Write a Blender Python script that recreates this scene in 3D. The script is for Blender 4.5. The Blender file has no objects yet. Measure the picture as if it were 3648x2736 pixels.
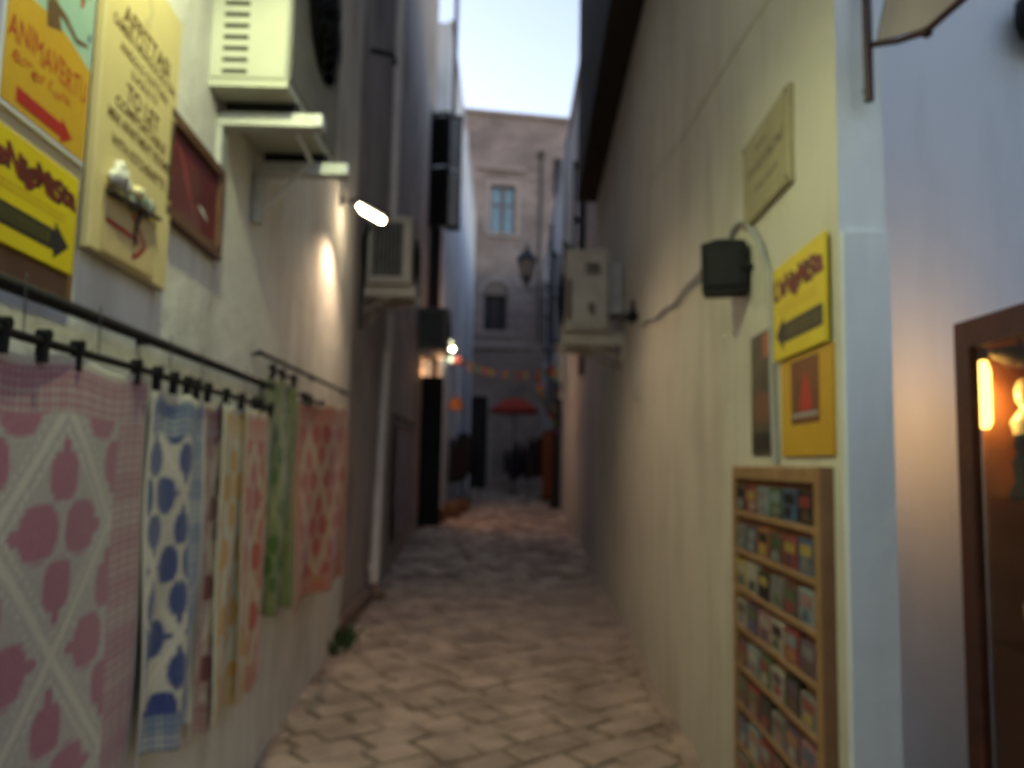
import bpy, math, random
import numpy as np
from mathutils import Vector, Matrix
random.seed(7); RN = np.random.RandomState(11)
SC = bpy.context.scene
COL = SC.collection
rad = math.radians

# ------------------------------------------------------------------ camera
CAM_H = 1.6
PITCH, ROLL, YAW = rad(5.7), rad(1.2), rad(-0.6)
fw = Vector((-math.sin(YAW)*math.cos(PITCH), math.cos(YAW)*math.cos(PITCH), math.sin(PITCH)))
rt = fw.cross(Vector((0, 0, 1))).normalized()
up = rt.cross(fw)
rt2 = rt*math.cos(ROLL) + up*math.sin(ROLL)
up2 = -rt*math.sin(ROLL) + up*math.cos(ROLL)
cam_data = bpy.data.cameras.new('camera')
cam = bpy.data.objects.new('camera', cam_data)
COL.objects.link(cam)
m = Matrix((rt2, up2, -fw)).transposed().to_4x4()
m.translation = Vector((0, 0, CAM_H))
cam.matrix_world = m
cam_data.sensor_width = 36; cam_data.lens = 28.0
cam_data.clip_start = 0.02; cam_data.clip_end = 500
cam_data.dof.use_dof = True            # the photograph is out of focus throughout
cam_data.dof.focus_distance = 0.6
cam_data.dof.aperture_fstop = 4.6
SC.camera = cam

# ------------------------------------------------------------------ sky, sun, exposure
SUN_EL, SUN_AZ = rad(4.0), rad(-52)     # after sunset light
world = bpy.data.worlds.new('World'); SC.world = world; world.use_nodes = True
wn = world.node_tree; bg = wn.nodes['Background']
sky = wn.nodes.new('ShaderNodeTexSky'); sky.sky_type = 'NISHITA'; sky.sun_disc = False
sky.sun_elevation = SUN_EL; sky.sun_rotation = SUN_AZ
sky.air_density = 1.0; sky.dust_density = 1.0; sky.ozone_density = 1.0
tint = wn.nodes.new('ShaderNodeMixRGB'); tint.blend_type = 'MULTIPLY'; tint.inputs[0].default_value = 1.0
tint.inputs[2].default_value = (1.03, .91, 1.02, 1)      # the camera's white balance leans to rose
wn.links.new(sky.outputs[0], tint.inputs[1]); wn.links.new(tint.outputs[0], bg.inputs[0]); bg.inputs[1].default_value = 0.15
sun_data = bpy.data.lights.new('sun', 'SUN'); sun_data.energy = 0.004; sun_data.angle = rad(10)
sun_data.color = (1, .86, .72)
sun = bpy.data.objects.new('sun', sun_data); COL.objects.link(sun)
sd = Vector((math.sin(SUN_AZ)*math.cos(SUN_EL), math.cos(SUN_AZ)*math.cos(SUN_EL), math.sin(SUN_EL)))
sun.rotation_euler = sd.to_track_quat('Z', 'Y').to_euler()
vs = SC.view_settings
vs.view_transform = 'Standard'; vs.look = 'None'; vs.exposure = 2.6; vs.gamma = 1.0
vs.use_curve_mapping = False
SC.cycles.use_denoising = True
SC.cycles.max_bounces = 6; SC.cycles.diffuse_bounces = 4
SC.cycles.use_adaptive_sampling = True; SC.cycles.adaptive_threshold = .02
SC.cycles.sample_clamp_indirect = 6.0

# ------------------------------------------------------------------ materials
MATS = {}
def pmat(name, col, col2=None, scale=6.0, rough=.8, bump=0.0, bscale=None, metal=0.0, detail=5, spec=.5, lo=.35, hi=.65):
    if name in MATS: return MATS[name]
    mt = bpy.data.materials.new(name); mt.use_nodes = True
    nt = mt.node_tree; b = nt.nodes['Principled BSDF']
    b.inputs['Roughness'].default_value = rough
    b.inputs['Metallic'].default_value = metal
    b.inputs['Specular IOR Level'].default_value = spec
    tc = nt.nodes.new('ShaderNodeNewGeometry')
    if col2 is None: col2 = tuple(c*.82 for c in col)
    n = nt.nodes.new('ShaderNodeTexNoise'); n.inputs['Scale'].default_value = scale
    n.inputs['Detail'].default_value = detail; n.inputs['Roughness'].default_value = .62
    nt.links.new(tc.outputs['Position'], n.inputs['Vector'])
    r = nt.nodes.new('ShaderNodeValToRGB')
    r.color_ramp.elements[0].position = lo; r.color_ramp.elements[1].position = hi
    r.color_ramp.elements[0].color = (*col2, 1); r.color_ramp.elements[1].color = (*col, 1)
    nt.links.new(n.outputs[0], r.inputs[0]); nt.links.new(r.outputs[0], b.inputs['Base Color'])
    if bump:
        n2 = nt.nodes.new('ShaderNodeTexNoise'); n2.inputs['Scale'].default_value = bscale or scale*6
        n2.inputs['Detail'].default_value = 6
        nt.links.new(tc.outputs['Position'], n2.inputs['Vector'])
        bp = nt.nodes.new('ShaderNodeBump'); bp.inputs['Strength'].default_value = bump
        bp.inputs['Distance'].default_value = .02
        nt.links.new(n2.outputs[0], bp.inputs['Height']); nt.links.new(bp.outputs[0], b.inputs['Normal'])
    MATS[name] = mt
    return mt
def emat(name, col, strength):
    mt = bpy.data.materials.new(name); mt.use_nodes = True
    nt = mt.node_tree; nt.nodes.clear()
    o = nt.nodes.new('ShaderNodeOutputMaterial'); e = nt.nodes.new('ShaderNodeEmission')
    e.inputs[0].default_value = (*col, 1); e.inputs[1].default_value = strength
    nt.links.new(e.outputs[0], o.inputs[0])
    return mt
def plaster(name, col, stain, rough=.9, big=.9, bump=.4):
    """lime plaster: broad uneven wash, vertical run marks, fine trowel relief"""
    mt = bpy.data.materials.new(name); mt.use_nodes = True
    nt = mt.node_tree; b = nt.nodes['Principled BSDF']; L = nt.links.new
    b.inputs['Roughness'].default_value = rough; b.inputs['Specular IOR Level'].default_value = .25
    g = nt.nodes.new('ShaderNodeNewGeometry')
    def noise(scale, vec, det=5):
        n = nt.nodes.new('ShaderNodeTexNoise'); n.inputs['Scale'].default_value = scale
        n.inputs['Detail'].default_value = det; n.inputs['Roughness'].default_value = .6
        L(vec, n.inputs['Vector']); return n
    mp = nt.nodes.new('ShaderNodeMapping'); mp.inputs['Scale'].default_value = (1, 1, .16)
    L(g.outputs['Position'], mp.inputs['Vector'])
    n1 = noise(big, g.outputs['Position'], 3); n2 = noise(5.5, mp.outputs[0], 4); n3 = noise(70, g.outputs['Position'], 2)
    mx = nt.nodes.new('ShaderNodeMath'); mx.operation = 'MULTIPLY'
    L(n1.outputs[0], mx.inputs[0]); L(n2.outputs[0], mx.inputs[1])
    r = nt.nodes.new('ShaderNodeValToRGB')
    r.color_ramp.elements[0].position = .13; r.color_ramp.elements[1].position = .27
    r.color_ramp.elements[0].color = (*stain, 1); r.color_ramp.elements[1].color = (*col, 1)
    L(mx.outputs[0], r.inputs[0]); L(r.outputs[0], b.inputs['Base Color'])
    ad = nt.nodes.new('ShaderNodeMath'); ad.operation = 'ADD'
    n4 = noise(7, g.outputs['Position'], 3)
    sc_ = nt.nodes.new('ShaderNodeMath'); sc_.operation = 'MULTIPLY'; sc_.inputs[1].default_value = .25
    L(n3.outputs[0], sc_.inputs[0]); L(sc_.outputs[0], ad.inputs[0]); L(n4.outputs[0], ad.inputs[1])
    bp = nt.nodes.new('ShaderNodeBump'); bp.inputs['Strength'].default_value = bump; bp.inputs['Distance'].default_value = .03
    L(ad.outputs[0], bp.inputs['Height']); L(bp.outputs[0], b.inputs['Normal'])
    return mt
def stone_wall(name, col, col2, mortar):
    mt = bpy.data.materials.new(name); mt.use_nodes = True
    nt = mt.node_tree; b = nt.nodes['Principled BSDF']; L = nt.links.new
    b.inputs['Roughness'].default_value = .95
    g = nt.nodes.new('ShaderNodeNewGeometry')
    sp = nt.nodes.new('ShaderNodeSeparateXYZ'); cb = nt.nodes.new('ShaderNodeCombineXYZ')
    L(g.outputs['Position'], sp.inputs[0]); L(sp.outputs[0], cb.inputs[0]); L(sp.outputs[2], cb.inputs[1])
    br = nt.nodes.new('ShaderNodeTexBrick'); L(cb.outputs[0], br.inputs['Vector'])
    br.inputs['Scale'].default_value = 1.0; br.inputs['Brick Width'].default_value = .55
    br.inputs['Row Height'].default_value = .27; br.inputs['Mortar Size'].default_value = .012
    br.inputs['Color1'].default_value = (*col, 1); br.inputs['Color2'].default_value = (*col2, 1)
    br.inputs['Mortar'].default_value = (*mortar, 1)
    n = nt.nodes.new('ShaderNodeTexNoise'); n.inputs['Scale'].default_value = .8; n.inputs['Detail'].default_value = 7
    L(g.outputs['Position'], n.inputs['Vector'])
    mxr = nt.nodes.new('ShaderNodeMixRGB'); mxr.blend_type = 'MULTIPLY'; mxr.inputs[0].default_value = .7
    rp = nt.nodes.new('ShaderNodeValToRGB'); rp.color_ramp.elements[0].position = .3; rp.color_ramp.elements[1].position = .68
    rp.color_ramp.elements[0].color = (.55, .52, .5, 1); rp.color_ramp.elements[1].color = (1.15, 1.1, 1.05, 1)
    L(n.outputs[0], rp.inputs[0]); L(br.outputs[0], mxr.inputs[1]); L(rp.outputs[0], mxr.inputs[2])
    L(mxr.outputs[0], b.inputs['Base Color'])
    bp = nt.nodes.new('ShaderNodeBump'); bp.inputs['Strength'].default_value = .6
    L(br.outputs[1], bp.inputs['Height']); bp.invert = True; L(bp.outputs[0], b.inputs['Normal'])
    return mt
def cloth_mat():
    mt = bpy.data.materials.new('woven_cotton'); mt.use_nodes = True
    nt = mt.node_tree; b = nt.nodes['Principled BSDF']; L = nt.links.new
    b.inputs['Roughness'].default_value = .95; b.inputs['Specular IOR Level'].default_value = .1
    b.inputs['Sheen Weight'].default_value = .2
    a = nt.nodes.new('ShaderNodeAttribute'); a.attribute_name = 'Col'
    L(a.outputs['Color'], b.inputs['Base Color'])
    g = nt.nodes.new('ShaderNodeNewGeometry')
    n = nt.nodes.new('ShaderNodeTexNoise'); n.inputs['Scale'].default_value = 160
    L(g.outputs['Position'], n.inputs['Vector'])
    bp = nt.nodes.new('ShaderNodeBump'); bp.inputs['Strength'].default_value = .4; bp.inputs['Distance'].default_value = .004
    L(n.outputs[0], bp.inputs['Height']); L(bp.outputs[0], b.inputs['Normal'])
    return mt
def paver_mat():
    mt = bpy.data.materials.new('worn_limestone'); mt.use_nodes = True
    nt = mt.node_tree; b = nt.nodes['Principled BSDF']; L = nt.links.new
    b.inputs['Roughness'].default_value = .62; b.inputs['Specular IOR Level'].default_value = .35
    g = nt.nodes.new('ShaderNodeNewGeometry')
    r = nt.nodes.new('ShaderNodeValToRGB')
    cs = [(0, (.19, .13, .10)), (.2, (.34, .245, .19)), (.55, (.47, .355, .28)), (.85, (.58, .45, .36)), (1, (.80, .68, .56))]
    e = r.color_ramp.elements
    e[0].position, e[0].color = cs[0][0], (*cs[0][1], 1); e[1].position, e[1].color = cs[-1][0], (*cs[-1][1], 1)
    for p, c in cs[1:-1]:
        x = e.new(p); x.color = (*c, 1)
    L(g.outputs['Random Per Island'], r.inputs[0])
    n = nt.nodes.new('ShaderNodeTexNoise'); n.inputs['Scale'].default_value = 2.6; n.inputs['Detail'].default_value = 7
    L(g.outputs['Position'], n.inputs['Vector'])
    r2 = nt.nodes.new('ShaderNodeValToRGB'); r2.color_ramp.elements[0].position = .32; r2.color_ramp.elements[1].position = .7
    r2.color_ramp.elements[0].color = (.55, .52, .5, 1); r2.color_ramp.elements[1].color = (1.15, 1.12, 1.08, 1)
    L(n.outputs[0], r2.inputs[0])
    mx = nt.nodes.new('ShaderNodeMixRGB'); mx.blend_type = 'MULTIPLY'; mx.inputs[0].default_value = 1
    L(r.outputs[0], mx.inputs[1]); L(r2.outputs[0], mx.inputs[2]); L(mx.outputs[0], b.inputs['Base Color'])
    n2 = nt.nodes.new('ShaderNodeTexNoise'); n2.inputs['Scale'].default_value = 26; n2.inputs['Detail'].default_value = 6
    L(g.outputs['Position'], n2.inputs['Vector'])
    bp = nt.nodes.new('ShaderNodeBump'); bp.inputs['Strength'].default_value = .45; bp.inputs['Distance'].default_value = .02
    L(n2.outputs[0], bp.inputs['Height']); L(bp.outputs[0], b.inputs['Normal'])
    return mt
def glass_mat(name, tint, rough=.02):
    mt = bpy.data.materials.new(name); mt.use_nodes = True
    nt = mt.node_tree; nt.nodes.clear(); L = nt.links.new
    o = nt.nodes.new('ShaderNodeOutputMaterial')
    t = nt.nodes.new('ShaderNodeBsdfTransparent'); t.inputs[0].default_value = (*tint, 1)
    gl = nt.nodes.new('ShaderNodeBsdfGlossy'); gl.inputs['Roughness'].default_value = rough
    lw = nt.nodes.new('ShaderNodeLayerWeight'); lw.inputs[0].default_value = .5
    pw = nt.nodes.new('ShaderNodeMath'); pw.operation = 'POWER'; pw.inputs[1].default_value = 4
    f = nt.nodes.new('ShaderNodeMath'); f.operation = 'MULTIPLY_ADD'; f.inputs[1].default_value = .7; f.inputs[2].default_value = .035
    L(lw.outputs['Facing'], pw.inputs[0]); L(pw.outputs[0], f.inputs[0])
    mx = nt.nodes.new('ShaderNodeMixShader')
    L(f.outputs[0], mx.inputs[0]); L(t.outputs[0], mx.inputs[1]); L(gl.outputs[0], mx.inputs[2]); L(mx.outputs[0], o.inputs[0])
    return mt

M_WHITE = plaster('white_plaster', (.70, .68, .63), (.52, .49, .44))
M_CREAM = plaster('cream_plaster', (.60, .575, .505), (.49, .46, .395), big=.7, bump=.3)
M_SHOP = plaster('shop_skylit_plaster', (.72, .77, .815), (.63, .675, .715), bump=.15)  # white plaster with the blue of the skylight mixed into its colour
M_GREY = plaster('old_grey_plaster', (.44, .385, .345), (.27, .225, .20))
M_BLUEW = plaster('lime_white_plaster', (.74, .76, .80), (.62, .63, .66))
M_SLATE = plaster('pale_grey_plaster', (.50, .50, .52), (.34, .34, .36))
M_DARKUP = plaster('near_black_plaster', (.035, .028, .025), (.018, .014, .013))  # near-black brown all over the upper storey
M_FACADE = stone_wall('tufa_blocks', (.31, .255, .24), (.24, .195, .18), (.20, .165, .155))
M_TRIM = pmat('tufa_trim', (.36, .295, .265), (.26, .215, .195), 5, .9, .4)
M_MORTAR = pmat('dirty_joint', (.26, .195, .15), (.16, .12, .09), 9, .95, .5)
M_PAVER = paver_mat()
M_CLOTH = cloth_mat()
M_BLACK = pmat('black_iron', (.011, .011, .012), (.008, .008, .009), 20, .6, .2, 40, spec=.25)
M_BLACKP = pmat('black_plastic', (.007, .007, .007), (.011, .011, .011), 12, .6, spec=.2)
M_ACW = pmat('cream_enamel_metal', (.50, .505, .42), (.46, .465, .385), 3, .32, .03, 30, spec=.6)
M_ACG = pmat('greyed_enamel_metal', (.50, .47, .40), (.38, .35, .29), 4, .5, .05, 30)
M_ACD = pmat('dark_fin_metal', (.16, .14, .11), (.10, .09, .07), 14, .6, .2)
M_ACF = pmat('dark_olive_metal', (.20, .19, .155), (.15, .14, .115), 5, .6, .1, 30)  # darker olive grey for the front panel and the grille fins
M_STEEL = pmat('galvanised_steel', (.52, .53, .52), (.42, .43, .42), 14, .45, .1, 40, metal=.3)
M_PVC = pmat('grey_pvc', (.40, .40, .40), (.33, .33, .33), 9, .5)
M_PIPE = pmat('painted_downpipe', (.76, .70, .66), (.66, .60, .56), 6, .5, .1, 30)
M_WOOD = pmat('honey_pine', (.36, .215, .10), (.26, .15, .065), 9, .5, .15, 60)
M_DWOOD = pmat('dark_stained_wood', (.085, .024, .014), (.05, .015, .010), 10, .4, .15, 50)
M_WARMW = pmat('case_back_wood', (.30, .12, .045), (.19, .07, .028), 5, .5)
M_GLASS = glass_mat('clear_glass', (.93, .94, .93))
M_WINBL = pmat('blue_window_glass', (.10, .20, .26), (.07, .15, .2), 2, .18, spec=.8)
M_DARKIN = pmat('dark_interior', (.012, .011, .012), (.02, .018, .018), 3, .8)
M_YELLOW = pmat('yellow_enamel', (.72, .56, .006), (.64, .49, .006), 4, .45)
M_ORANGE = pmat('ochre_print', (.60, .36, .02), (.52, .29, .015), 3, .5)
M_TEAL = pmat('pale_teal_print', (.36, .52, .42), (.30, .47, .40), 6, .5)
M_RED = pmat('red_print', (.42, .018, .012), (.34, .014, .010), 8, .5)
M_BROWNP = pmat('brown_print', (.15, .075, .025), (.11, .055, .02), 8, .6)
M_BLACKPR = pmat('black_print', (.015, .013, .012), (.025, .022, .02), 8, .5)
M_MAROONPR = pmat('maroon_print', (.20, .02, .012), (.12, .014, .010), 14, .5)
M_CARD = pmat('cream_board', (.72, .60, .28), (.66, .54, .25), 2.5, .55)
M_CARDB = pmat('cardboard', (.60, .46, .22), (.52, .39, .18), 6, .8)
M_BEIGE = pmat('beige_board', (.55, .46, .30), (.48, .40, .26), 5, .7)
M_BROWNB = pmat('brown_hardboard', (.22, .115, .055), (.17, .085, .04), 6, .7)
M_WHITEF = pmat('white_edge', (.70, .71, .74), (.62, .63, .66), 5, .4)
M_MAROON = pmat('maroon_panel', (.16, .018, .024), (.10, .013, .018), 4, .45)
M_PAPER = pmat('tissue_paper', (.72, .70, .60), (.62, .60, .52), 16, .9, .5)
M_SAGE = pmat('dried_sage', (.34, .38, .30), (.26, .30, .24), 20, .9, .4)
M_OCHREW = pmat('pale_wax', (.75, .66, .38), (.66, .56, .3), 10, .6)
M_TWIG = pmat('dark_twig', (.06, .035, .02), (.04, .025, .015), 12, .8)
M_STONEP = pmat('plaque_stone', (.37, .32, .19), (.30, .26, .155), 6, .7, .15)
M_INK = pmat('faded_ink', (.12, .11, .085), (.16, .145, .11), 12, .8)
M_BRICKRED = pmat('brown_red_stone', (.26, .17, .125), (.18, .115, .085), 8, .9, .4)
M_LEAF = pmat('weed_leaf', (.05, .085, .02), (.03, .055, .014), 14, .7)
M_OXRED = pmat('oxblood_iron', (.04, .008, .010), (.028, .006, .007), 10, .45)
M_PINKP = pmat('faded_pink_sheet', (.40, .35, .36), (.33, .29, .30), 5, .6)
M_LEAD = pmat('lantern_iron', (.03, .033, .038), (.02, .022, .026), 10, .5)
M_FROST = pmat('dusty_pane', (.25, .24, .24), (.2, .19, .19), 6, .3)

# ------------------------------------------------------------------ mesh helpers
class Fr:
    """local frame: origin, u (right), v (up), n (towards the viewer)"""
    def __init__(s, o, u=(1, 0, 0), v=(0, 0, 1), n=None):
        s.o = np.array(o, float); s.u = np.array(u, float); s.v = np.array(v, float)
        s.n = np.cross(s.u, s.v) if n is None else np.array(n, float)
    def p(s, a, b, c=0.0): return s.o + a*s.u + b*s.v + c*s.n
WORLD = Fr((0, 0, 0), (1, 0, 0), (0, 1, 0), (0, 0, 1))
def rot_about(fr, ang):
    """tilt a frame in its own plane"""
    c, s = math.cos(ang), math.sin(ang)
    return Fr(fr.o, c*fr.u + s*fr.v, -s*fr.u + c*fr.v, fr.n)
class MB:
    def __init__(s): s.v = []; s.f = []; s.mi = []; s.smooth = set(); s.cur = 0
    def add(s, pts, faces, smooth=False):
        b = len(s.v); s.v += [tuple(map(float, p)) for p in pts]
        for f in faces:
            if smooth: s.smooth.add(len(s.f))
            s.f.append(tuple(b+i for i in f)); s.mi.append(s.cur)
        return s
    def box(s, fr, a0, a1, b0, b1, c0, c1, bev=0.0):
        if bev:
            pts = []
            for (c, i) in ((c0, 0), (c1-bev, 0), (c1, bev)):
                pts += [fr.p(a0+i, b0+i, c), fr.p(a1-i, b0+i, c), fr.p(a1-i, b1-i, c), fr.p(a0+i, b1-i, c)]
            fs = [(3, 2, 1, 0), (8, 9, 10, 11)]
            for k in (0, 4):
                for i in range(4): fs.append((k+i, k+(i+1) % 4, k+4+(i+1) % 4, k+4+i))
            return s.add(pts, fs)
        P = [fr.p(a, b, c) for c in (c0, c1) for a, b in ((a0, b0), (a1, b0), (a1, b1), (a0, b1))]
        return s.add(P, [(3, 2, 1, 0), (4, 5, 6, 7), (0, 1, 5, 4), (1, 2, 6, 5), (2, 3, 7, 6), (3, 0, 4, 7)])
    def prism(s, fr, poly, c0, c1):
        n = len(poly)
        P = [fr.p(a, b, c0) for a, b in poly] + [fr.p(a, b, c1) for a, b in poly]
        fs = [tuple(range(n-1, -1, -1)), tuple(range(n, 2*n))]
        fs += [(i, (i+1) % n, n+(i+1) % n, n+i) for i in range(n)]
        return s.add(P, fs)
    def tube(s, path, r, n=8, cap=True):
        path = [np.array(p, float) for p in path]
        rs = r if hasattr(r, '__len__') else [r]*len(path)
        P = []
        for i, p in enumerate(path):
            t = path[min(i+1, len(path)-1)] - path[max(i-1, 0)]
            t = t/(np.linalg.norm(t)+1e-9)
            ref = np.array([0, 0, 1.]) if abs(t[2]) < .9 else np.array([1., 0, 0])
            a = np.cross(t, ref); a /= np.linalg.norm(a); b = np.cross(t, a)
            for k in range(n):
                q = 2*math.pi*k/n; P.append(p + rs[i]*(math.cos(q)*a + math.sin(q)*b))
        fs = []
        for i in range(len(path)-1):
            for k in range(n): fs.append((i*n+k, i*n+(k+1) % n, (i+1)*n+(k+1) % n, (i+1)*n+k))
        s.add(P, [tuple(reversed(f)) for f in fs], True)
        if cap:
            m_ = len(path)-1
            s.add([P[k] for k in range(n)], [tuple(range(n))])
            s.add([P[m_*n+k] for k in range(n)], [tuple(range(n-1, -1, -1))])
        return s
    def lathe(s, o, prof, n=16, fr=None):
        """prof: list of (radius, height) about the vertical (or fr.v) axis"""
        fr = fr or Fr(o)
        P = []
        for r, h in prof:
            for k in range(n):
                q = 2*math.pi*k/n
                P.append(fr.p(r*math.cos(q), h, r*math.sin(q)))
        fs = []
        for i in range(len(prof)-1):
            for k in range(n): fs.append((i*n+k, (i+1)*n+k, (i+1)*n+(k+1) % n, i*n+(k+1) % n))
        s.add(P, fs, True)
        s.add(P[:n], [tuple(range(n))]); s.add(P[-n:], [tuple(range(n-1, -1, -1))])
        return s
    def blob(s, o, rx, ry, rz, seed=0, amp=.2, nu=12, nv=8):
        R = np.random.RandomState(seed); P = []; fs = []
        ph = R.rand(6)*6.28
        for j in range(nv+1):
            th = math.pi*j/nv
            for i in range(nu):
                q = 2*math.pi*i/nu
                w = 1 + amp*(math.sin(3*q+ph[0])*math.sin(2*th+ph[1]) + .6*math.sin(5*q+ph[2]+3*th))
                P.append((o[0]+rx*w*math.sin(th)*math.cos(q), o[1]+ry*w*math.sin(th)*math.sin(q), o[2]+rz*w*math.cos(th)))
        for j in range(nv):
            for i in range(nu):
                fs.append((j*nu+i, (j+1)*nu+i, (j+1)*nu+(i+1) % nu, j*nu+(i+1) % nu))
        return s.add(P, fs, True)
    def build(s, name, mats, parent=None, loc=None):
        base = np.array(root_loc(parent) if parent is not None else (loc if loc is not None else (0, 0, 0)), float)
        me = bpy.data.meshes.new(name)
        me.from_pydata([tuple(np.array(p)-base) for p in s.v], [], s.f)
        for mt in (mats if isinstance(mats, (list, tuple)) else [mats]): me.materials.append(mt)
        for i, p in enumerate(me.polygons):
            p.material_index = s.mi[i]
            if i in s.smooth: p.use_smooth = True
        me.update()
        o = bpy.data.objects.new(name, me); COL.objects.link(o)
        if parent is not None: o.parent = parent
        else: o.location = base
        return o
def root_loc(o):
    while o.parent is not None: o = o.parent
    return o.location
def tag(o, label=None, cat=None, group=None, kind=None):
    if label: o['label'] = label
    if cat: o['category'] = cat
    if group: o['group'] = group
    if kind: o['kind'] = kind
    return o
def thing(name, loc, label, cat, group=None):
    o = bpy.data.objects.new(name, None); COL.objects.link(o)
    o.location = tuple(map(float, loc)); o.empty_display_size = .1
    return tag(o, label, cat, group)
def text_mesh(name, s, fr, a, b, c, width=None, height=None, mat=None, parent=None, shear=0.0, bold=0.0, align='CENTER', wob=0.0):
    """lettering in a wall frame: (a, b) is the middle of the line"""
    cu = bpy.data.curves.new('lettering', 'FONT'); cu.body = s; cu.align_x = align; cu.size = 1.0
    cu.shear = shear; cu.offset = bold; cu.resolution_u = 3
    ob = bpy.data.objects.new('lettering_source', cu); COL.objects.link(ob)
    dg = bpy.context.evaluated_depsgraph_get()
    me0 = bpy.data.meshes.new_from_object(ob.evaluated_get(dg))
    co = np.empty(len(me0.vertices)*3); me0.vertices.foreach_get('co', co); co = co.reshape(-1, 3)
    faces = [tuple(p.vertices) for p in me0.polygons]
    bpy.data.objects.remove(ob); bpy.data.curves.remove(cu); bpy.data.meshes.remove(me0)
    x0, x1 = co[:, 0].min(), co[:, 0].max(); y0, y1 = co[:, 1].min(), co[:, 1].max()
    sx = (width/(x1-x0)) if width else None; sy = (height/(y1-y0)) if height else None
    sx = sx or sy; sy = sy or sx
    X = (co[:, 0]-(x0+x1)/2)*sx; Y = (co[:, 1]-(y0+y1)/2)*sy
    if wob: Y = Y + wob*np.sin(X/(width or 1)*19.0)
    mb = MB(); mb.add([fr.p(a+x, b+y, c) for x, y in zip(X, Y)], faces)
    return mb.build(name, mat, parent)

def hood_light(name, loc, aim, energy, col, ang, blend, r, parent):
    ld = bpy.data.lights.new(name, 'SPOT'); ld.energy = energy; ld.color = col; ld.shadow_soft_size = r
    ld.spot_size = rad(ang); ld.spot_blend = blend
    o = bpy.data.objects.new(name, ld); COL.objects.link(o)
    o.parent = parent; o.location = Vector(loc)-Vector(root_loc(parent))
    o.rotation_euler = Vector(aim).to_track_quat('-Z', 'Y').to_euler()
    return o
def bulb_light(name, loc, energy, col, r, parent=None):
    ld = bpy.data.lights.new(name, 'POINT'); ld.energy = energy; ld.color = col; ld.shadow_soft_size = r
    o = bpy.data.objects.new(name, ld); COL.objects.link(o)
    if parent is not None:
        o.parent = parent; o.location = Vector(loc)-Vector(root_loc(parent))
    else: o.location = loc
    return o

# ------------------------------------------------------------------ the alley's lines
LW = (-1.02, -.055)      # near left house face: x = a + b*y
RW = (.93, .04)          # near right house face
L2 = (-1.34, -.0225)     # second left house
R2 = (1.3141, .00927)    # second right house
def g(y):                # ground height: level, then a gentle rise
    return 0.0 if y < 11 else (.05*(y-11) if y < 22 else .55)
def wallfr(pl, y, z, side):
    """frame on a wall face with its origin at (y, z); u runs to the viewer's right"""
    t = np.array([pl[1], 1, 0])/math.hypot(pl[1], 1)
    o = (pl[0]+pl[1]*y, y, z)
    if side == 'L': return Fr(o, t, (0, 0, 1))
    return Fr(o, -t, (0, 0, 1))

# ------------------------------------------------------------------ ground and paving
mb = MB(); ys = [-40, -5, 2, 6, 11, 14, 17, 20, 22, 30, 45, 90]
for i in range(len(ys)-1):
    for x0, x1 in ((-60, -3), (-3, 3), (3, 60)):
        mb.add([(x0, ys[i], g(ys[i])-.022), (x1, ys[i], g(ys[i])-.022), (x1, ys[i+1], g(ys[i+1])-.022), (x0, ys[i+1], g(ys[i+1])-.022)], [(0, 1, 2, 3)])
ground = tag(mb.build('ground', M_MORTAR), kind='structure')
PANG = rad(38)
cu_, su_ = math.cos(PANG), math.sin(PANG)
def left_x(y): return (LW[0]+LW[1]*y) if y < 7.35 else ((L2[0]+L2[1]*y) if y < 18.2 else -1.43)
def right_x(y): return 2.6 if y < 2.39 else ((RW[0]+RW[1]*y) if y < 12.5 else R2[0]+R2[1]*y)
pavers = []
v = -26.0
while v < 30:
    wv = random.uniform(.15, .28); u = -22.0 + random.uniform(0, .4)
    while u < 34:
        lu = random.uniform(.17, .44)
        uc, vc = u+lu/2, v+wv/2
        x, y = uc*cu_ - vc*su_, uc*su_ + vc*cu_
        if 1.0 < y < 33.2 and left_x(y)-.15 < x < min(right_x(y), 2.6)+.15:
            pavers.append((x, y, lu, wv))
        u += lu
    v += wv
def paver_geo(mb, x, y, lu, wv):
    j = .009; zt = random.gauss(0, .003); tu, tv = random.gauss(0, .010), random.gauss(0, .012)
    ja = random.gauss(0, .05); x += random.gauss(0, .008); y += random.gauss(0, .008)
    cu_, su_ = math.cos(PANG+ja), math.sin(PANG+ja)
    cs = [(-lu/2+j, -wv/2+j), (lu/2-j, -wv/2+j), (lu/2-j, wv/2-j), (-lu/2+j, wv/2-j)]
    cs = [(a+random.uniform(-.02, .008)*math.copysign(1, a), b+random.uniform(-.02, .008)*math.copysign(1, b)) for a, b in cs]
    P = []
    for k, (ins, dz) in enumerate(((0, -.035), (0, -.010), (.014, 0))):
        for a, b in cs:
            a2 = a - math.copysign(ins, a); b2 = b - math.copysign(ins, b)
            X = x + a2*cu_ - b2*su_; Y = y + a2*su_ + b2*cu_
            P.append((X, Y, g(Y)+zt+dz+(a2*tu+b2*tv if k else 0)))
    fs = [(8, 9, 10, 11)]
    for k in (0, 4):
        for i in range(4): fs.append((k+i, k+(i+1) % 4, k+4+(i+1) % 4, k+4+i))
    mb.add(P, fs)
inview = sorted([p for p in pavers if p[1] > 4.0 and left_x(p[1])-.05 < p[0] < right_x(p[1])+.05], key=lambda p: p[1])
near = inview[:298]; nearset = set(near)
for p in near:
    mb = MB(); paver_geo(mb, *p); mb.build('paving_stone', M_PAVER, ground)
mb = MB()
for p in pavers:
    if p not in nearset: paver_geo(mb, *p)
tag(mb.build('far_paving', M_PAVER, ground), kind='stuff')
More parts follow.
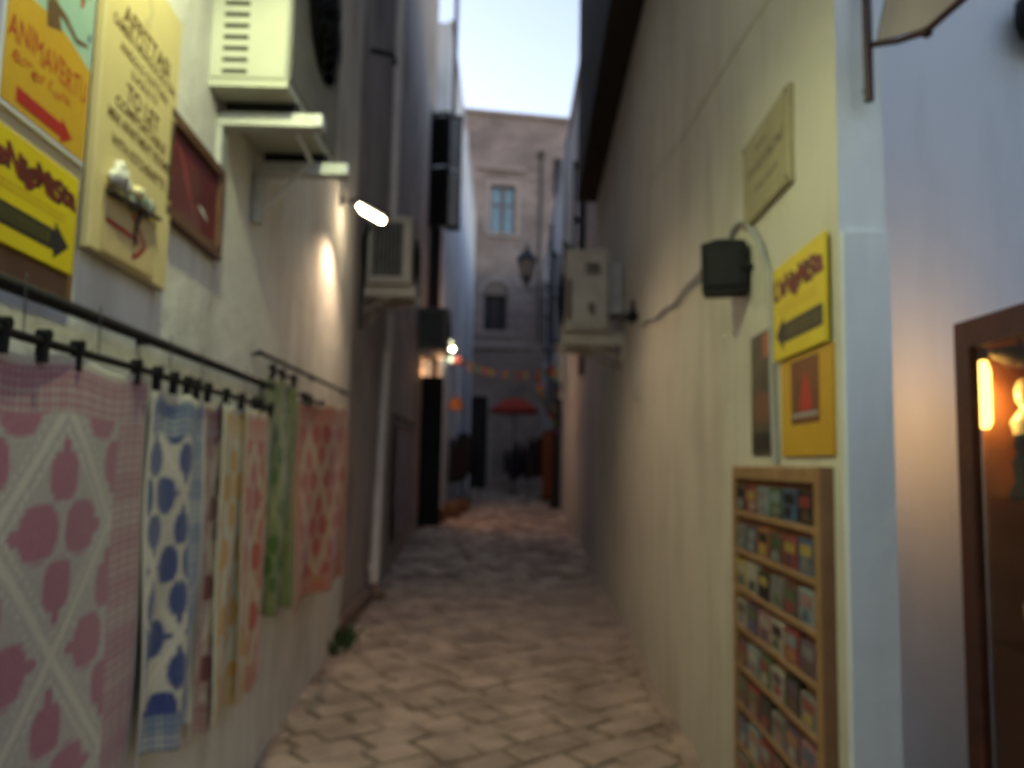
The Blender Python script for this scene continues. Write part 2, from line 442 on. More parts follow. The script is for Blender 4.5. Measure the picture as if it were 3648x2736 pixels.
# stone gutter strip along the right house
for i in range(12):
    y0, y1 = 2.45+i*.84, 2.45+(i+1)*.84-.012
    fr = wallfr(RW, y0, 0, 'R')
    MB().box(fr, -(y1-y0), 0, -.03, .018+random.uniform(-.004, .004), 0, .085+random.uniform(-.006, .006), .008).build('edge_stone', M_PAVER, ground)

# ------------------------------------------------------------------ houses
def wall_prism(mb, poly, z0, z1):
    n = len(poly)
    a = sum(poly[i][0]*poly[(i+1) % n][1]-poly[(i+1) % n][0]*poly[i][1] for i in range(n))
    if a < 0: poly = poly[::-1]
    P = [(x, y, z0) for x, y in poly]+[(x, y, z1) for x, y in poly]
    mb.add(P, [tuple(range(n-1, -1, -1)), tuple(range(n, 2*n))]+[(i, (i+1) % n, n+(i+1) % n, n+i) for i in range(n)])
    return mb
# near left house
hl = thing('house', (-1.5, 3, 0), 'white plastered house on the left hung with posters and rugs', 'house')
wall_prism(MB(), [(LW[0]+LW[1]*-2, -2), (LW[0]+LW[1]*7.35, 7.35), (-6, 7.35), (-6, -2)], -.3, 9.5).build('wall', M_WHITE, hl)
wall_prism(MB(), [(LW[0]+LW[1]*-8, -8), (LW[0]+LW[1]*-2, -2.002), (-6, -2.002), (-6, -10), (6, -10), (6, -8)], -.3, 5.5).build('sky_blocking_wing', M_WHITE, hl)  # unseen wing, added behind the camera to hold back skylight
fr = wallfr(LW, 0, 0, 'L')
# second left house, darker, set back
h2 = thing('house', (-1.7, 12, 0), 'darker grey plastered house on the left behind the downpipe', 'house')
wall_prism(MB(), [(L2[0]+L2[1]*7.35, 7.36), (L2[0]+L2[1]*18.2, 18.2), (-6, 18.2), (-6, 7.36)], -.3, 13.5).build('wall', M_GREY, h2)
mb = MB()
pp = [(-1.49, 10.35, 9.5), (-1.49, 10.3, 3.45), (-1.47, 10.1, 3.3), (-1.462, 9.85, .75), (-1.455, 9.72, .10)]
px = L2[0]+L2[1]*10 + .075
mb = MB().tube([(px, 10.15, 10.5), (px, 10.1, 3.3), (px+.005, 9.75, 1.5), (px+.02, 9.5, .16)], .058, 14)
dp = mb.build('downpipe', M_PIPE, h2)
for z, y in ((.35, 9.54), (2.2, 9.87), (4.9, 10.11), (7.2, 10.13)):
    MB().tube([(px, y, z-.03), (px, y, z+.03)], .068, 14).build('pipe_collar', M_PIPE, dp)
MB().tube([(px+.02, 9.5, .17), (px+.05, 9.47, .08), (px+.14, 9.43, .035)], [.066, .066, .06], 12).build('pipe_shoe', M_BRICKRED, dp)
wall_prism(MB(), [(L2[0]+L2[1]*7.37-.1, 7.37), (-1.43, 7.37), (-1.44, 9.3), (L2[0]+L2[1]*9.3-.1, 9.3)], -.05, .13).build('plinth', M_BRICKRED, h2)
# small cable clamp high on the wall
MB().tube([(-1.52, 8.3, 6.05), (-1.28, 8.3, 6.0), (-1.26, 8.3, 5.9)], .03, 8).build('wall_hook', M_BLACK, h2)
# balcony door shutters folded out at the far end
fr = wallfr(L2, 17.25, 6.75, 'L')
def louvre_leaf(fr, w, h, name, parent, mslat):
    mb = MB()
    for a0, a1 in ((0, .05), (w-.05, w)): mb.box(fr, a0, a1, 0, h, 0, .045)
    for b0, b1 in ((0, .09), (h*.5-.04, h*.5+.04), (h-.08, h)): mb.box(fr, .05, w-.05, b0, b1, .003, .042)
    o = mb.build(name, M_BLACK, parent)
    k = 0
    b = .12
    while b < h-.12:
        if abs(b-h*.5) > .07:
            sm = MB()
            P = [fr.p(.045, b-.018, .004), fr.p(w-.045, b-.018, .004), fr.p(w-.045, b+.026, .038), fr.p(.045, b+.026, .038)]
            P += [p+.006*fr.v for p in P]
            sm.add(P, [(0, 1, 2, 3), (7, 6, 5, 4), (0, 4, 5, 1), (2, 6, 7, 3), (1, 5, 6, 2), (3, 7, 4, 0)])
            sm.build('slat', mslat, o)
        b += .062
    return o
SX = L2[0]+L2[1]*17.25
MB().box(Fr((SX, 16.1, 6.7), (0, 1, 0)), 0, 1.1, 0, 2.7, -.02, .012).build('window_opening', M_DARKIN, h2)
leafA = louvre_leaf(Fr((SX+.0, 17.12, 6.72), np.array([.96, -.28, 0]), (0, 0, 1)), .44, 2.62, 'shutter', h2, M_BLACK)
M_SHUT = pmat('skylit_shutter', (.46, .49, .53), (.36, .39, .42), 8, .5)  # skylight on the louvres is put into this pale slat colour
leafB = louvre_leaf(Fr((SX+.36, 17.3, 6.72), np.array([1.0, .0, 0]), (0, 0, 1)), .32, 2.66, 'shutter', h2, M_SHUT)
MB().tube([(SX, 17.28, 9.30), (SX+.68, 17.28, 9.36)], .03, 8).build('shutter_rail', M_BLACK, h2)
MB().box(Fr((SX-.02, 17.6, 3.0), (1, 0, 0), (0, 0, 1)), 0, .27, 0, 3.85, 0, .1).build('black_wall_strip', M_BLACKP, h2)  # plain black upright strip on the wall below the shutters
MB().tube([(-1.33, 18.25, 8.8), (-1.335, 18.25, 13.1)], .055, 8).build('vent_pipe', M_LEAD, h2)
# third left house, lime-washed
h3 = thing('house', (-1.6, 25, g(25)), 'pale blue white lime washed house at the far end on the left', 'house')
wall_prism(MB(), [(-1.45, 18.2), (-1.36, 33.3), (-6, 32.6), (-6, 18.2)], -.3, 12.1).build('wall', M_BLUEW, h3)
wall_prism(MB(), [(-1.40, 18.22), (-1.31, 32.6), (-1.5, 32.6), (-1.5, 18.22)], 12.1, 12.2).build('coping', M_BLUEW, h3)
MB().tube([(-1.36, 24, 1.0), (-1.36, 24, 11.9)], .05, 8).build('downpipe', M_BLUEW, h3)
# near right house: cream alley face, white pilaster and shop recess, dark overhanging upper storey
hr = thing('house', (1.6, 5, 0), 'cream plastered house on the right with dark overhanging upper storey', 'house')
RX0 = RW[0]+RW[1]*2.39
mb = MB(); wall_prism(mb, [(RX0, 2.39), (RW[0]+RW[1]*12.5, 12.5), (6, 12.5), (6, -3), (4.6, -3), (4.6, 2.75), (1.17, 2.75), (1.17, 2.39)], -.3, 5.8)  # unseen arm on the far right is added to shut out horizon glow
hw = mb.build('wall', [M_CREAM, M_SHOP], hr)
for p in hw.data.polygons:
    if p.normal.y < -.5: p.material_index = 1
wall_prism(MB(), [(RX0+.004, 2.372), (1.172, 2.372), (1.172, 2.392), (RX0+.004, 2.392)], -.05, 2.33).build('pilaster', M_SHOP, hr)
ov = .31
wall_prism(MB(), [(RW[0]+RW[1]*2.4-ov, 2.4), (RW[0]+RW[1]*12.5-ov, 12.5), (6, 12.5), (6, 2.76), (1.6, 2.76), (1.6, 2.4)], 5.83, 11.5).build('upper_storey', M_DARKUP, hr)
# second right house
h4 = thing('house', (1.8, 22, g(22)), 'grey blue plastered house at the far end on the right', 'house')
wall_prism(MB(), [(R2[0]+R2[1]*12.5+.012, 12.51), (R2[0]+R2[1]*32.8, 32.8), (6, 32.8), (6, 12.51)], -.3, 9.7).build('wall', M_SLATE, h4)
wall_prism(MB(), [(R2[0]+R2[1]*12.5-.06, 12.51), (R2[0]+R2[1]*32.8-.06, 32.8), (R2[0]+R2[1]*32.8+.2, 32.8), (R2[0]+R2[1]*12.5+.2, 12.51)], 9.7, 9.86).build('coping', M_SLATE, h4)
for y, r_, mt in ((14.2, .05, M_LEAD), (19.5, .06, M_STEEL), (26.0, .06, M_LEAD)):
    x = R2[0]+R2[1]*y-.06
    MB().tube([(x, y, 3.2), (x, y, 9.6)], r_, 8).build('downpipe', mt, h4)
for y, z0, z1 in ((15.2, 5.2, 7.4), (17.9, 4.4, 6.6), (22.5, 5.0, 7.6), (28.0, 5.5, 8.0)):
    x = R2[0]+R2[1]*y
    louvre_leaf(Fr((x, y, z0), np.array([-.35, -.94, 0]), (0, 0, 1)), .5, z1-z0, 'shutter', h4, M_SHUT)
    MB().box(Fr((x+.01, y, z0-.1), (0, -1, 0)), -.9, .05, 0, .1, 0, .12).build('sill', M_TRIM, h4)
    MB().box(Fr((x+.004, y, z0), (0, -1, 0)), -.85, 0, 0, z1-z0, 0, .01).build('window', M_WINBL, h4)

# far facade across the end of the alley
FY = 33.6; fa = rad(9)
fu = np.array([math.cos(fa), math.sin(fa), 0])
FF = Fr((0, FY, 0), fu, (0, 0, 1))
hf = thing('house', (0, FY, g(33)), 'tall stone building closing the far end of the alley', 'house')
def facade_wall(mb, holes, a0, a1, b0, b1):
    """front face as cells around rectangular openings, with reveals"""
    As = sorted({a0, a1, *[h[0] for h in holes], *[h[1] for h in holes]})
    Bs = sorted({b0, b1, *[h[2] for h in holes], *[h[3] for h in holes]})
    for i in range(len(As)-1):
        for j in range(len(Bs)-1):
            ca, cb = (As[i]+As[i+1])/2, (Bs[j]+Bs[j+1])/2
            if any(h[0] < ca < h[1] and h[2] < cb < h[3] for h in holes): continue
            mb.add([FF.p(As[i], Bs[j]), FF.p(As[i+1], Bs[j]), FF.p(As[i+1], Bs[j+1]), FF.p(As[i], Bs[j+1])], [(0, 1, 2, 3)])
    for h in holes:
        q = [(h[0], h[2]), (h[1], h[2]), (h[1], h[3]), (h[0], h[3])]
        for i in range(4):
            a, b = q[i], q[(i+1) % 4]
            mb.add([FF.p(*a), FF.p(*a, -.3), FF.p(*b, -.3), FF.p(*b)], [(0, 1, 2, 3)])
    mb.add([FF.p(a0, b1), FF.p(a1, b1), FF.p(a1, b1, -6), FF.p(a0, b1, -6)], [(0, 1, 2, 3)])
    mb.add([FF.p(a0, b0, -6), FF.p(a0, b0), FF.p(a0, b1), FF.p(a0, b1, -6)], [(0, 1, 2, 3)])
    mb.add([FF.p(a1, b0), FF.p(a1, b0, -6), FF.p(a1, b1, -6), FF.p(a1, b1)], [(0, 1, 2, 3)])
holes = [(-.76, .34, 11.45, 13.6), (-.94, .09, 7.2, 8.75), (-1.42, -.65, .4, 4.4)]
mb = MB(); facade_wall(mb, holes, -9, 9, -.3, 16.75)
mb.build('wall', M_FACADE, hf)
MB().box(FF, -9.1, 9.1, 16.75, 16.9, -.5, .12).build('cornice', M_TRIM, hf)
w1 = MB().box(FF, -.76, .34, 11.45, 13.6, -.26, -.2).build('window', M_WINBL, hf)
mb = MB()
for a0, a1 in ((-.76, -.69), (-.26, -.12), (.27, .34)): mb.box(FF, a0, a1, 11.45, 13.6, -.2, -.12)
for b0, b1 in ((11.45, 11.53), (13.52, 13.6), (12.75, 12.8)): mb.box(FF, -.69, .27, b0, b1, -.199, -.125)
mb.build('frame', pmat('brown_window_frame', (.10, .06, .045), rough=.5), w1)
MB().box(FF, -.95, .53, 11.3, 11.447, -.1, .12).build('sill', M_TRIM, w1)
for a0, a1, b0, b1, c in ((-.98, -.762, 11.45, 13.6, .04), (.342, .56, 11.45, 13.6, .04), (-.98, .56, 13.602, 13.85, .05)):
    MB().box(FF, a0, a1, b0, b1, -.02, c).build('surround', M_TRIM, w1)
MB().box(FF, -1.3, .75, 14.25, 14.42, -.02, .16).build('hood_moulding', M_TRIM, w1)
w2 = MB().box(FF, -.94, .09, 7.2, 8.75, -.28, -.2).build('window', M_DARKIN, hf)
mb = MB()
for a0, a1 in ((-.94, -.88), (-.46, -.40), (.03, .09)): mb.box(FF, a0, a1, 7.2, 8.75, -.2, -.14)
mb.build('frame', M_DWOOD, w2)
MB().box(FF, -1.25, .42, 7.0, 7.197, -.1, .1).build('sill', M_TRIM, w2)
# blind arch over the lower window
mb = MB(); n = 18; r0, r1 = .60, .76; ac, bc = -.425, 8.76
for i in range(n):
    q0, q1 = math.pi*i/n, math.pi*(i+1)/n-.015
    mb.prism(FF, [(ac+r0*math.cos(q0), bc+r0*math.sin(q0)), (ac+r1*math.cos(q0), bc+r1*math.sin(q0)), (ac+r1*math.cos(q1), bc+r1*math.sin(q1)), (ac+r0*math.cos(q1), bc+r0*math.sin(q1))], -.02, .09)
mb.build('arch', M_TRIM, w2)
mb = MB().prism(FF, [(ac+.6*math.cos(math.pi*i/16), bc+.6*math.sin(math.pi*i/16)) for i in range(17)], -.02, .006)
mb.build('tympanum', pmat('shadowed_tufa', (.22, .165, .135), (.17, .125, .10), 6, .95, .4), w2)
MB().box(FF, -1.9, 1.1, 6.45, 6.72, -.05, .14).build('string_course', M_TRIM, hf)
MB().box(FF, -1.42, -.65, .4, 4.4, -.28, -.2).build('door', M_DARKIN, hf)
for a0, a1, b0, b1 in ((-1.62, -1.422, .4, 4.62), (-.648, -.45, .4, 4.62), (-1.422, -.648, 4.402, 4.62)):
    MB().box(FF, a0, a1, b0, b1, -.02, .06).build('door_surround', M_TRIM, hf)
p0 = FF.p(1.42, 0, .1)
fp = MB().tube([FF.p(1.45, 6.8, .12), FF.p(1.43, 14.9, .12)], .06, 8).build('downpipe', M_LEAD, hf)
MB().lathe(FF.p(1.43, 14.85, .14), [(.07, 0), (.16, .3), (.17, .34)], 10).build('rain_hopper', M_LEAD, fp)
MB().box(FF, 2.0, 2.5, 13.2, 15.0, -.02, .03).build('window', M_DARKIN, hf)

# ------------------------------------------------------------------ signs on the left wall
def LF(y, z): return wallfr(LW, y, z, 'L')
def off_l(y, z, out):
    """distances were read off the wall face; a thing standing off the wall sits proportionally nearer"""
    k = (abs(LW[0])-out)/abs(LW[0]); return y*k, CAM_H+(z-CAM_H)*k, k
def RF(y, z): return wallfr(RW, y, z, 'R')
def arrow_poly(a0, a1, b, t, hl_, hw):
    return [(a0, b-t/2), (a1-hl_, b-t/2), (a1-hl_, b-hw/2), (a1, b), (a1-hl_, b+hw/2), (a1-hl_, b+t/2), (a0, b+t/2)]
# ochre poster with painted tree
fr = LF(*off_l(1.665, 2.362, .02)[:2])
W1, H1 = .397, .62
po = thing('poster', fr.p(W1/2, 0, 0), 'ochre poster with painted tree and fat red arrow, top left', 'poster')
MB().box(fr, 0, W1, 0, H1, 0, .02).build('backing', M_WHITEF, po)
top = [(.012, .27)] + [(.012+.381*i/8, .27+.028*math.sin(math.pi*i/8)-.012*(i/8)) for i in range(1, 9)]
MB().prism(fr, [(.012, .012), (.393, .012)] + top[::-1], .02, .0212).build('ochre_field', M_ORANGE, po)
MB().prism(fr, top + [(.393, H1-.012), (.012, H1-.012)], .02, .0210).build('sky_field', M_TEAL, po)
mb = MB()
def ribbon(mb, fr, pts, ws, c):
    for i in range(len(pts)-1):
        (x0, y0), (x1, y1) = pts[i], pts[i+1]; dx, dy = x1-x0, y1-y0; l = math.hypot(dx, dy)
        nx, ny = -dy/l, dx/l; w0, w1 = ws[i], ws[i+1]
        mb.add([fr.p(x0-nx*w0, y0-ny*w0, c), fr.p(x0+nx*w0, y0+ny*w0, c), fr.p(x1+nx*w1, y1+ny*w1, c), fr.p(x1-nx*w1, y1-ny*w1, c)], [(3, 2, 1, 0)])
ribbon(mb, fr, [(.205, .272), (.185, .33), (.18, .42), (.2, .52)], [.036, .024, .022, .016], .0216)
ribbon(mb, fr, [(.19, .33), (.25, .325), (.31, .30), (.37, .315)], [.012, .010, .007, .004], .0218)
ribbon(mb, fr, [(.19, .40), (.27, .43), (.34, .42)], [.010, .007, .004], .0220)
ribbon(mb, fr, [(.18, .42), (.11, .47), (.05, .46)], [.010, .007, .004], .0222)
mb.build('tree_print', M_BROWNP, po)
for k, (cn, cc) in enumerate((('leaf_green', (.12, .26, .10)), ('fruit_red', (.5, .14, .08)), ('fruit_yellow', (.6, .5, .08)), ('bird_blue', (.10, .22, .30)))):
    for i in range(6):
        a, b = random.uniform(.03, .38), random.uniform(.315, .58)
        MB().add([fr.p(a+.009*math.cos(q), b+.011*math.sin(q), .0224+.0002*k) for q in np.linspace(0, 5.5, 7)], [tuple(range(7))]).build('dot_print', pmat(cn, cc, rough=.5), po)
text_mesh('lettering', 'ANIMAVERTU', fr, .20, .188, .0218, .36, .060, M_RED, po, wob=.006)
text_mesh('lettering', 'Borgo Luna', fr, .17, .125, .0218, .26, .036, M_RED, po, shear=.3, wob=.006)
MB().prism(fr, arrow_poly(.07, .325, .046, .034, .055, .062), .0212, .0220).build('arrow_print', M_RED, po)
# yellow puzzle shop sign, left
def yellow_sign(name, fr, W, H, label, flip, parent_loc, dirn):
    s = thing(name, parent_loc, label, 'sign', 'yellow enamel arrow signs')
    MB().box(fr, 0, W, 0, H, .012, .024, .002).build('panel', M_YELLOW, s)
    text_mesh('lettering', "L'eNigMiSta", fr, W*.50, H*.73, .0248, W*.93, H*.30, M_MAROONPR, s, bold=.035, wob=.005)
    text_mesh('lettering', "L'eNigMiSta", fr, W*.512, H*.722, .0244, W*.94, H*.31, M_BLACKPR, s, bold=.055, wob=.005)
    for k in range(2):
        mb = MB(); a = W*.12
        while a < W*.86:
            w = random.uniform(.006, .02); mb.box(fr, a, a+w, H*(.53-.055*k), H*(.53-.055*k)+.006, .0240, .0246); a += w+.006
        mb.build('small_print', M_ORANGE, s)
    pol = arrow_poly(W*.04, W*.93, H*.26, H*.20, W*.16, H*.36)
    if dirn < 0: pol = [(W-a, b) for a, b in pol][::-1]
    MB().prism(fr, pol, .0240, .0247).build('arrow_print', M_BLACKPR, s)
    a0, a1 = (W*.10, W*.72) if dirn > 0 else (W*.28, W*.90)
    MB().box(fr, a0, a1, H*.205, H*.315, .0246, .0252).build('arrow_band', pmat('olive_print', (.10, .09, .008), rough=.5), s)
    for k in range(2):
        mb = MB(); a = a0+.01
        while a < a1-.02:
            w = random.uniform(.005, .016); mb.box(fr, a, a+w, H*(.27-.045*k), H*(.27-.045*k)+.007, .0250, .0256); a += w+.005
        mb.build('small_print', M_BLACKPR, s)
    return s
fr = LF(*off_l(1.60, 2.063, .024)[:2])
yellow_sign('arrow_sign', fr, .445, .252, 'yellow arrow sign with maroon lettering on the left wall above the rail', False, fr.p(.2, 0), 1)
fr = LF(*off_l(1.58, 1.988, .015)[:2])
MB().box(fr, 0, .482, 0, .385, 0, .0115).build('board', [M_BROWNB], None, fr.p(.24, 0))
b_ = bpy.data.objects['board']; b_.name = 'hardboard_panel'
tag(b_, 'brown hardboard panel behind the left yellow arrow sign', 'board')
MB().box(fr, 0, .478, .3, .386, .0115, .0119).build('beige_strip', M_BEIGE, b_)
# to-let board
fr = LF(*off_l(2.095, 2.156, .018)[:2])
W, H = .555, .93
bd = thing('notice_board', fr.p(W/2, 0, .0), 'tall cream to-let board with brown capital lettering', 'sign')
MB().box(fr, 0, W, 0, H, .012, .034, .003).build('panel', M_CARD, bd)
for s_, b, w, h in (('AFFITTASI', .715, .36, .058), ('CAMERE E MONOLOCALI CON', .665, .475, .033), ('ANGOLO COTTURA', .612, .37, .030),
                    ('LUCE E TV', .567, .20, .028), ('TO LET', .502, .25, .056), ('COMFORTABLE', .448, .38, .034),
                    ('MINI APARTMENT ROOMS', .398, .46, .034), ('WITH KITCHENETTE', .332, .40, .034)):
    text_mesh('lettering', s_, fr, .285, b, .0348, w, h, M_BROWNP, bd, bold=.028)
mb = MB()
ribbon(mb, fr, [(.28, .78), (.30, .82), (.27, .86), (.29, .90)], [.004, .006, .006, .003], .0350)
ribbon(mb, fr, [(.25, .775), (.30, .765)], [.003, .003], .0352)
mb.build('flourish_print', M_BEIGE, bd)
# small cardboard arrow pinned on the board
cf = rot_about(LF(*off_l(2.175, 2.168, .025)[:2]), rad(1.0))
cb = thing('cardboard_arrow', cf.p(.18, 0, .034), 'cardboard piece with a hand drawn red arrow under the to-let lettering', 'sign')
MB().box(cf, 0, .365, 0, .185, .036, .041).build('card', M_CARDB, cb)
mb = MB()
ribbon(mb, cf, [(.01, .088), (.12, .086), (.235, .082)], [.0075, .008, .007], .0414)
ribbon(mb, cf, [(.175, .150), (.235, .115), (.285, .080)], [.007, .008, .008], .0417)
ribbon(mb, cf, [(.285, .080), (.24, .045), (.195, .025)], [.008, .008, .007], .0420)
mb.build('arrow_drawing', M_RED, cb)
# dried decoration hanging over the card
dc = thing('dried_ornament', cf.p(.15, .19, .05), 'dried twig ornament with white tuft hanging on the to-let board', 'ornament')
MB().tube([cf.p(-.005, .165, .05), cf.p(.10, .165, .058), cf.p(.22, .175, .055), cf.p(.37, .19, .05)], [.010, .008, .012, .006], 7).build('twig', M_TWIG, dc)
MB().tube([cf.p(.215, .17, .052), cf.p(.19, .11, .050), cf.p(.2, .06, .046)], [.006, .005, .003], 6).build('twig', M_TWIG, dc)
mb = MB()
for i, (a, b, r) in enumerate(((.06, .225, .034), (.095, .235, .036), (.075, .255, .030), (.125, .215, .030), (.03, .215, .022))):
    q = cf.p(a*.85-.015, .165+(b-.165)*.8, .056); mb.blob(q, r*.5, r*.8, r*.8, i, .28)
mb.build('white_tuft', M_PAPER, dc)
MB().blob(cf.p(.155, .208, .062), .018, .028, .018, 5, .15).build('wax_bead', M_OCHREW, dc)
mb = MB()
for i, (a, b, r) in enumerate(((.18, .19, .034), (.25, .215, .042), (.30, .205, .036), (.33, .225, .026))):
    mb.blob(cf.p(a*.9-.01, .165+(b-.165)*.7, .052), r*.35, r*.75, r*.75, 20+i, .25)
mb.build('sage_bunch', M_SAGE, dc)
# red framed sign
fr = LF(*off_l(2.62, 2.412, .02)[:2])
W, H = .625, .375
rs = thing('framed_sign', fr.p(W/2, 0), 'maroon sign in a brown wooden frame below the air conditioner', 'sign')
MB().box(fr, .05, W-.05, .05, H-.05, .004, .018).build('panel', M_MAROON, rs)
for a0, a1, b0, b1 in ((0, W, 0, .045), (0, W, H-.045, H), (0, .045, .045, H-.045), (W-.045, W, .045, H-.045)):
    MB().box(fr, a0, a1, b0, b1, 0, .034, .004).build('frame_bar', pmat('brown_frame_wood', (.13, .055, .025), (.09, .038, .018), 9, .5, .1), rs)
mb = MB(); ribbon(mb, fr, [(.36, .145), (.42, .135), (.47, .118)], [.004, .010, .004], .0188); mb.build('script_print', M_PAPER, rs)
mb = MB(); ribbon(mb, fr, [(.09, .30), (.17, .25), (.25, .16), (.33, .09)], [.004, .012, .012, .004], .0188)
mb.build('figure_print', pmat('rose_print', (.36, .06, .07), rough=.4), rs)

# ------------------------------------------------------------------ rails, rods and rugs
def rail(name, y0, y1, z0, z1, out, r, label):
    (y0, z0, _), (y1, z1, _) = off_l(y0, z0, out), off_l(y1, z1, out)
    a, b = LF(y0, z0), LF(y1, z1)
    t = thing(name, a.p(0, 0, 0), label, 'rail')
    MB().tube([a.p(0, 0, out), b.p(0, 0, out)], r, 10).build('bar', M_BLACK, t)
    k = max(2, int((y1-y0)/1.2)+1)
    for i in range(k):
        f = LF(y0+.06+(y1-y0-.12)*i/(k-1), z0+(z1-z0)*i/(k-1))
        MB().tube([f.p(0, 0, -.01), f.p(0, 0, out)], r*.8, 7).build('bracket', M_BLACK, t)
    return t
rail('hanging_rail', .9, 4.38, 1.975, 1.985, .055, .017, 'long black iron rail on the left wall under the posters')
rail('hanging_rail', 4.02, 7.25, 2.135, 2.20, .05, .012, 'short thin black rail on the left wall under the lit lamp')
def clip_rod(y0, y1, z, ztop, out, label, clips, hooks):
    _, ztop, k_ = off_l(y0, ztop, .055); y1 *= (1-out/abs(LW[0])); y0, z, k_ = off_l(y0, z, out)
    f = LF(y0, z)
    t = thing('clip_hanger', f.p(0, 0, out), label, 'hanger', 'black clip hangers holding rugs')
    w = (y1-y0)
    MB().tube([f.p(0, 0, out), f.p(w*.5, -.004, out), f.p(w, 0, out)], .011, 8).build('rod', M_BLACKP, t)
    for c in clips:
        a = w*c
        mb = MB().box(f, a-.010, a+.010, -.050, .016, out-.010, out+.013, .003)
        mb.tube([f.p(a, .012, out-.012), f.p(a, .012, out+.016)], .014, 8)
        mb.build('clip', M_BLACKP, t)
    for h in hooks:
        a = w*h
        MB().tube([f.p(a, .0, out), f.p(a+.004, (ztop-z)*.5, out-.004), f.p(a-.008, ztop-z+.02, out), f.p(a+.012, ztop-z+.03, out-.01)], .0018, 5).build('wire_hook', M_LEAD, t)
clip_rod(1.15, 2.60, 1.875, 1.978, .085, 'black clip hanger over the large pink rug', (.08, .42, .54, .66, .93), (.48, .75))
clip_rod(2.62, 3.50, 1.874, 1.980, .085, 'black clip hanger over the blue and maroon rugs', (.06, .24, .40, .52, .68, .97), (.2, .6))
clip_rod(3.56, 4.36, 1.874, 1.984, .085, 'black clip hanger over the yellow and red rugs', (.2, .5, .62, .93), (.3, .8))
clip_rod(4.24, 4.93, 2.085, 2.138, .075, 'black clip hanger over the narrow green rug', (.1, .45, .9), (.5,))
clip_rod(5.08, 6.6, 2.01, 2.15, .10, 'black clip hanger over the orange red rug nearest the lamp', (.08, .2, .55, .93), (.3, .8))

def smooth(e0, e1, x):
    t = np.clip((x-e0)/(e1-e0), 0, 1); return t*t*(3-2*t)
def rug_pattern(X, Y, w, h, dark, light, cream, field, pw, ph, x_off, y_off, bw, fl=1.0, bl=None):
    """X across, Y down from the top edge, metres"""
    dark, light, cream, field = (np.array(c) for c in (dark, light, cream, field))
    # lattice of diamonds
    best = np.full(X.shape, 9.0); dmin = np.full(X.shape, 9.0); FX = np.zeros_like(X); FY_ = np.zeros_like(X)
    for i in range(-3, 6):
        for j in range(-1, 8):
            for o in (0, .5):
                cx, cy = (i+o)*pw + x_off, (j+o)*ph + y_off
                d = np.abs(X-cx)/(pw/2) + np.abs(Y-cy)/(ph/2)
                m_ = d < dmin
                dmin = np.where(m_, d, dmin); FX = np.where(m_, X-cx, FX); FY_ = np.where(m_, Y-cy, FY_)
    mot = RN.rand(*X.shape)*.35
    FX = np.round(FX/.011)*.011; FY_ = np.round(FY_/.011)*.011      # stepped edges of the weave
    def mix(a, b, t): return a*(1-t[..., None]) + b*t[..., None]
    c = np.broadcast_to(field, X.shape+(3,)).copy()
    c = mix(c, np.broadcast_to(cream, c.shape), .5*(np.sin(X*2*math.pi*62)*np.sin(Y*2*math.pi*62) > 0))
    line = smooth(.93, .95, dmin) + .8*((dmin > .80) & (dmin < .87) & (np.sin(X*2*math.pi*24)*np.sin(Y*2*math.pi*24) > 0))
    c = mix(c, np.broadcast_to(cream*1.08, c.shape), np.clip(line, 0, 1))
    # four petalled flower with pointed tips
    s = fl
    pet = np.zeros(X.shape)
    for (dx, dy, rx, ry) in ((0, -.112, .058, .054), (0, .112, .058, .054), (-.084, 0, .070, .060), (.084, 0, .070, .060),
                             (0, -.175, .012, .02), (0, .175, .012, .02), (-.165, 0, .022, .011), (.165, 0, .022, .011)):
        q = np.abs((FX/s-dx)/rx)**2.6 + np.abs((FY_/s-dy)/ry)**2.6
        pet = np.maximum(pet, 1-smooth(.75, 1.15, q))
    pet *= (np.abs(FX) > .006) | (np.abs(FY_/s) > .066)
    c = mix(c, np.broadcast_to(dark, c.shape), pet*(.75+.25*(1-mot)))
    # woven check border
    bl = bw if bl is None else bl
    bord = np.maximum(np.maximum(1-smooth(bl-.006, bl+.006, X), smooth(w-bw-.006, w-bw+.006, X)), np.maximum(1-smooth(.13, .14, Y), smooth(h-.12, h-.11, Y)))
    st = .20 + .45*(np.sin(Y*2*math.pi*46) > -.1) + .45*(np.sin(X*2*math.pi*46) > -.1)
    band = smooth(.45, .55, .5+.5*np.sin(Y*2*math.pi/.145))*.25
    bc = mix(np.broadcast_to(cream, c.shape), np.broadcast_to(light, c.shape), np.clip(st+band, 0, 1))
    c = mix(c, bc, bord)
    edge = np.maximum(1-smooth(.012, .018, X), smooth(w-.018, w-.012, X))
    edge = np.maximum(edge, np.maximum(1-smooth(.02, .026, Y), 0))
    c = mix(c, np.broadcast_to(cream, c.shape), edge)
    c *= (1 - .10*RN.rand(*X.shape))[..., None]
    return np.clip(c, 0, 1)
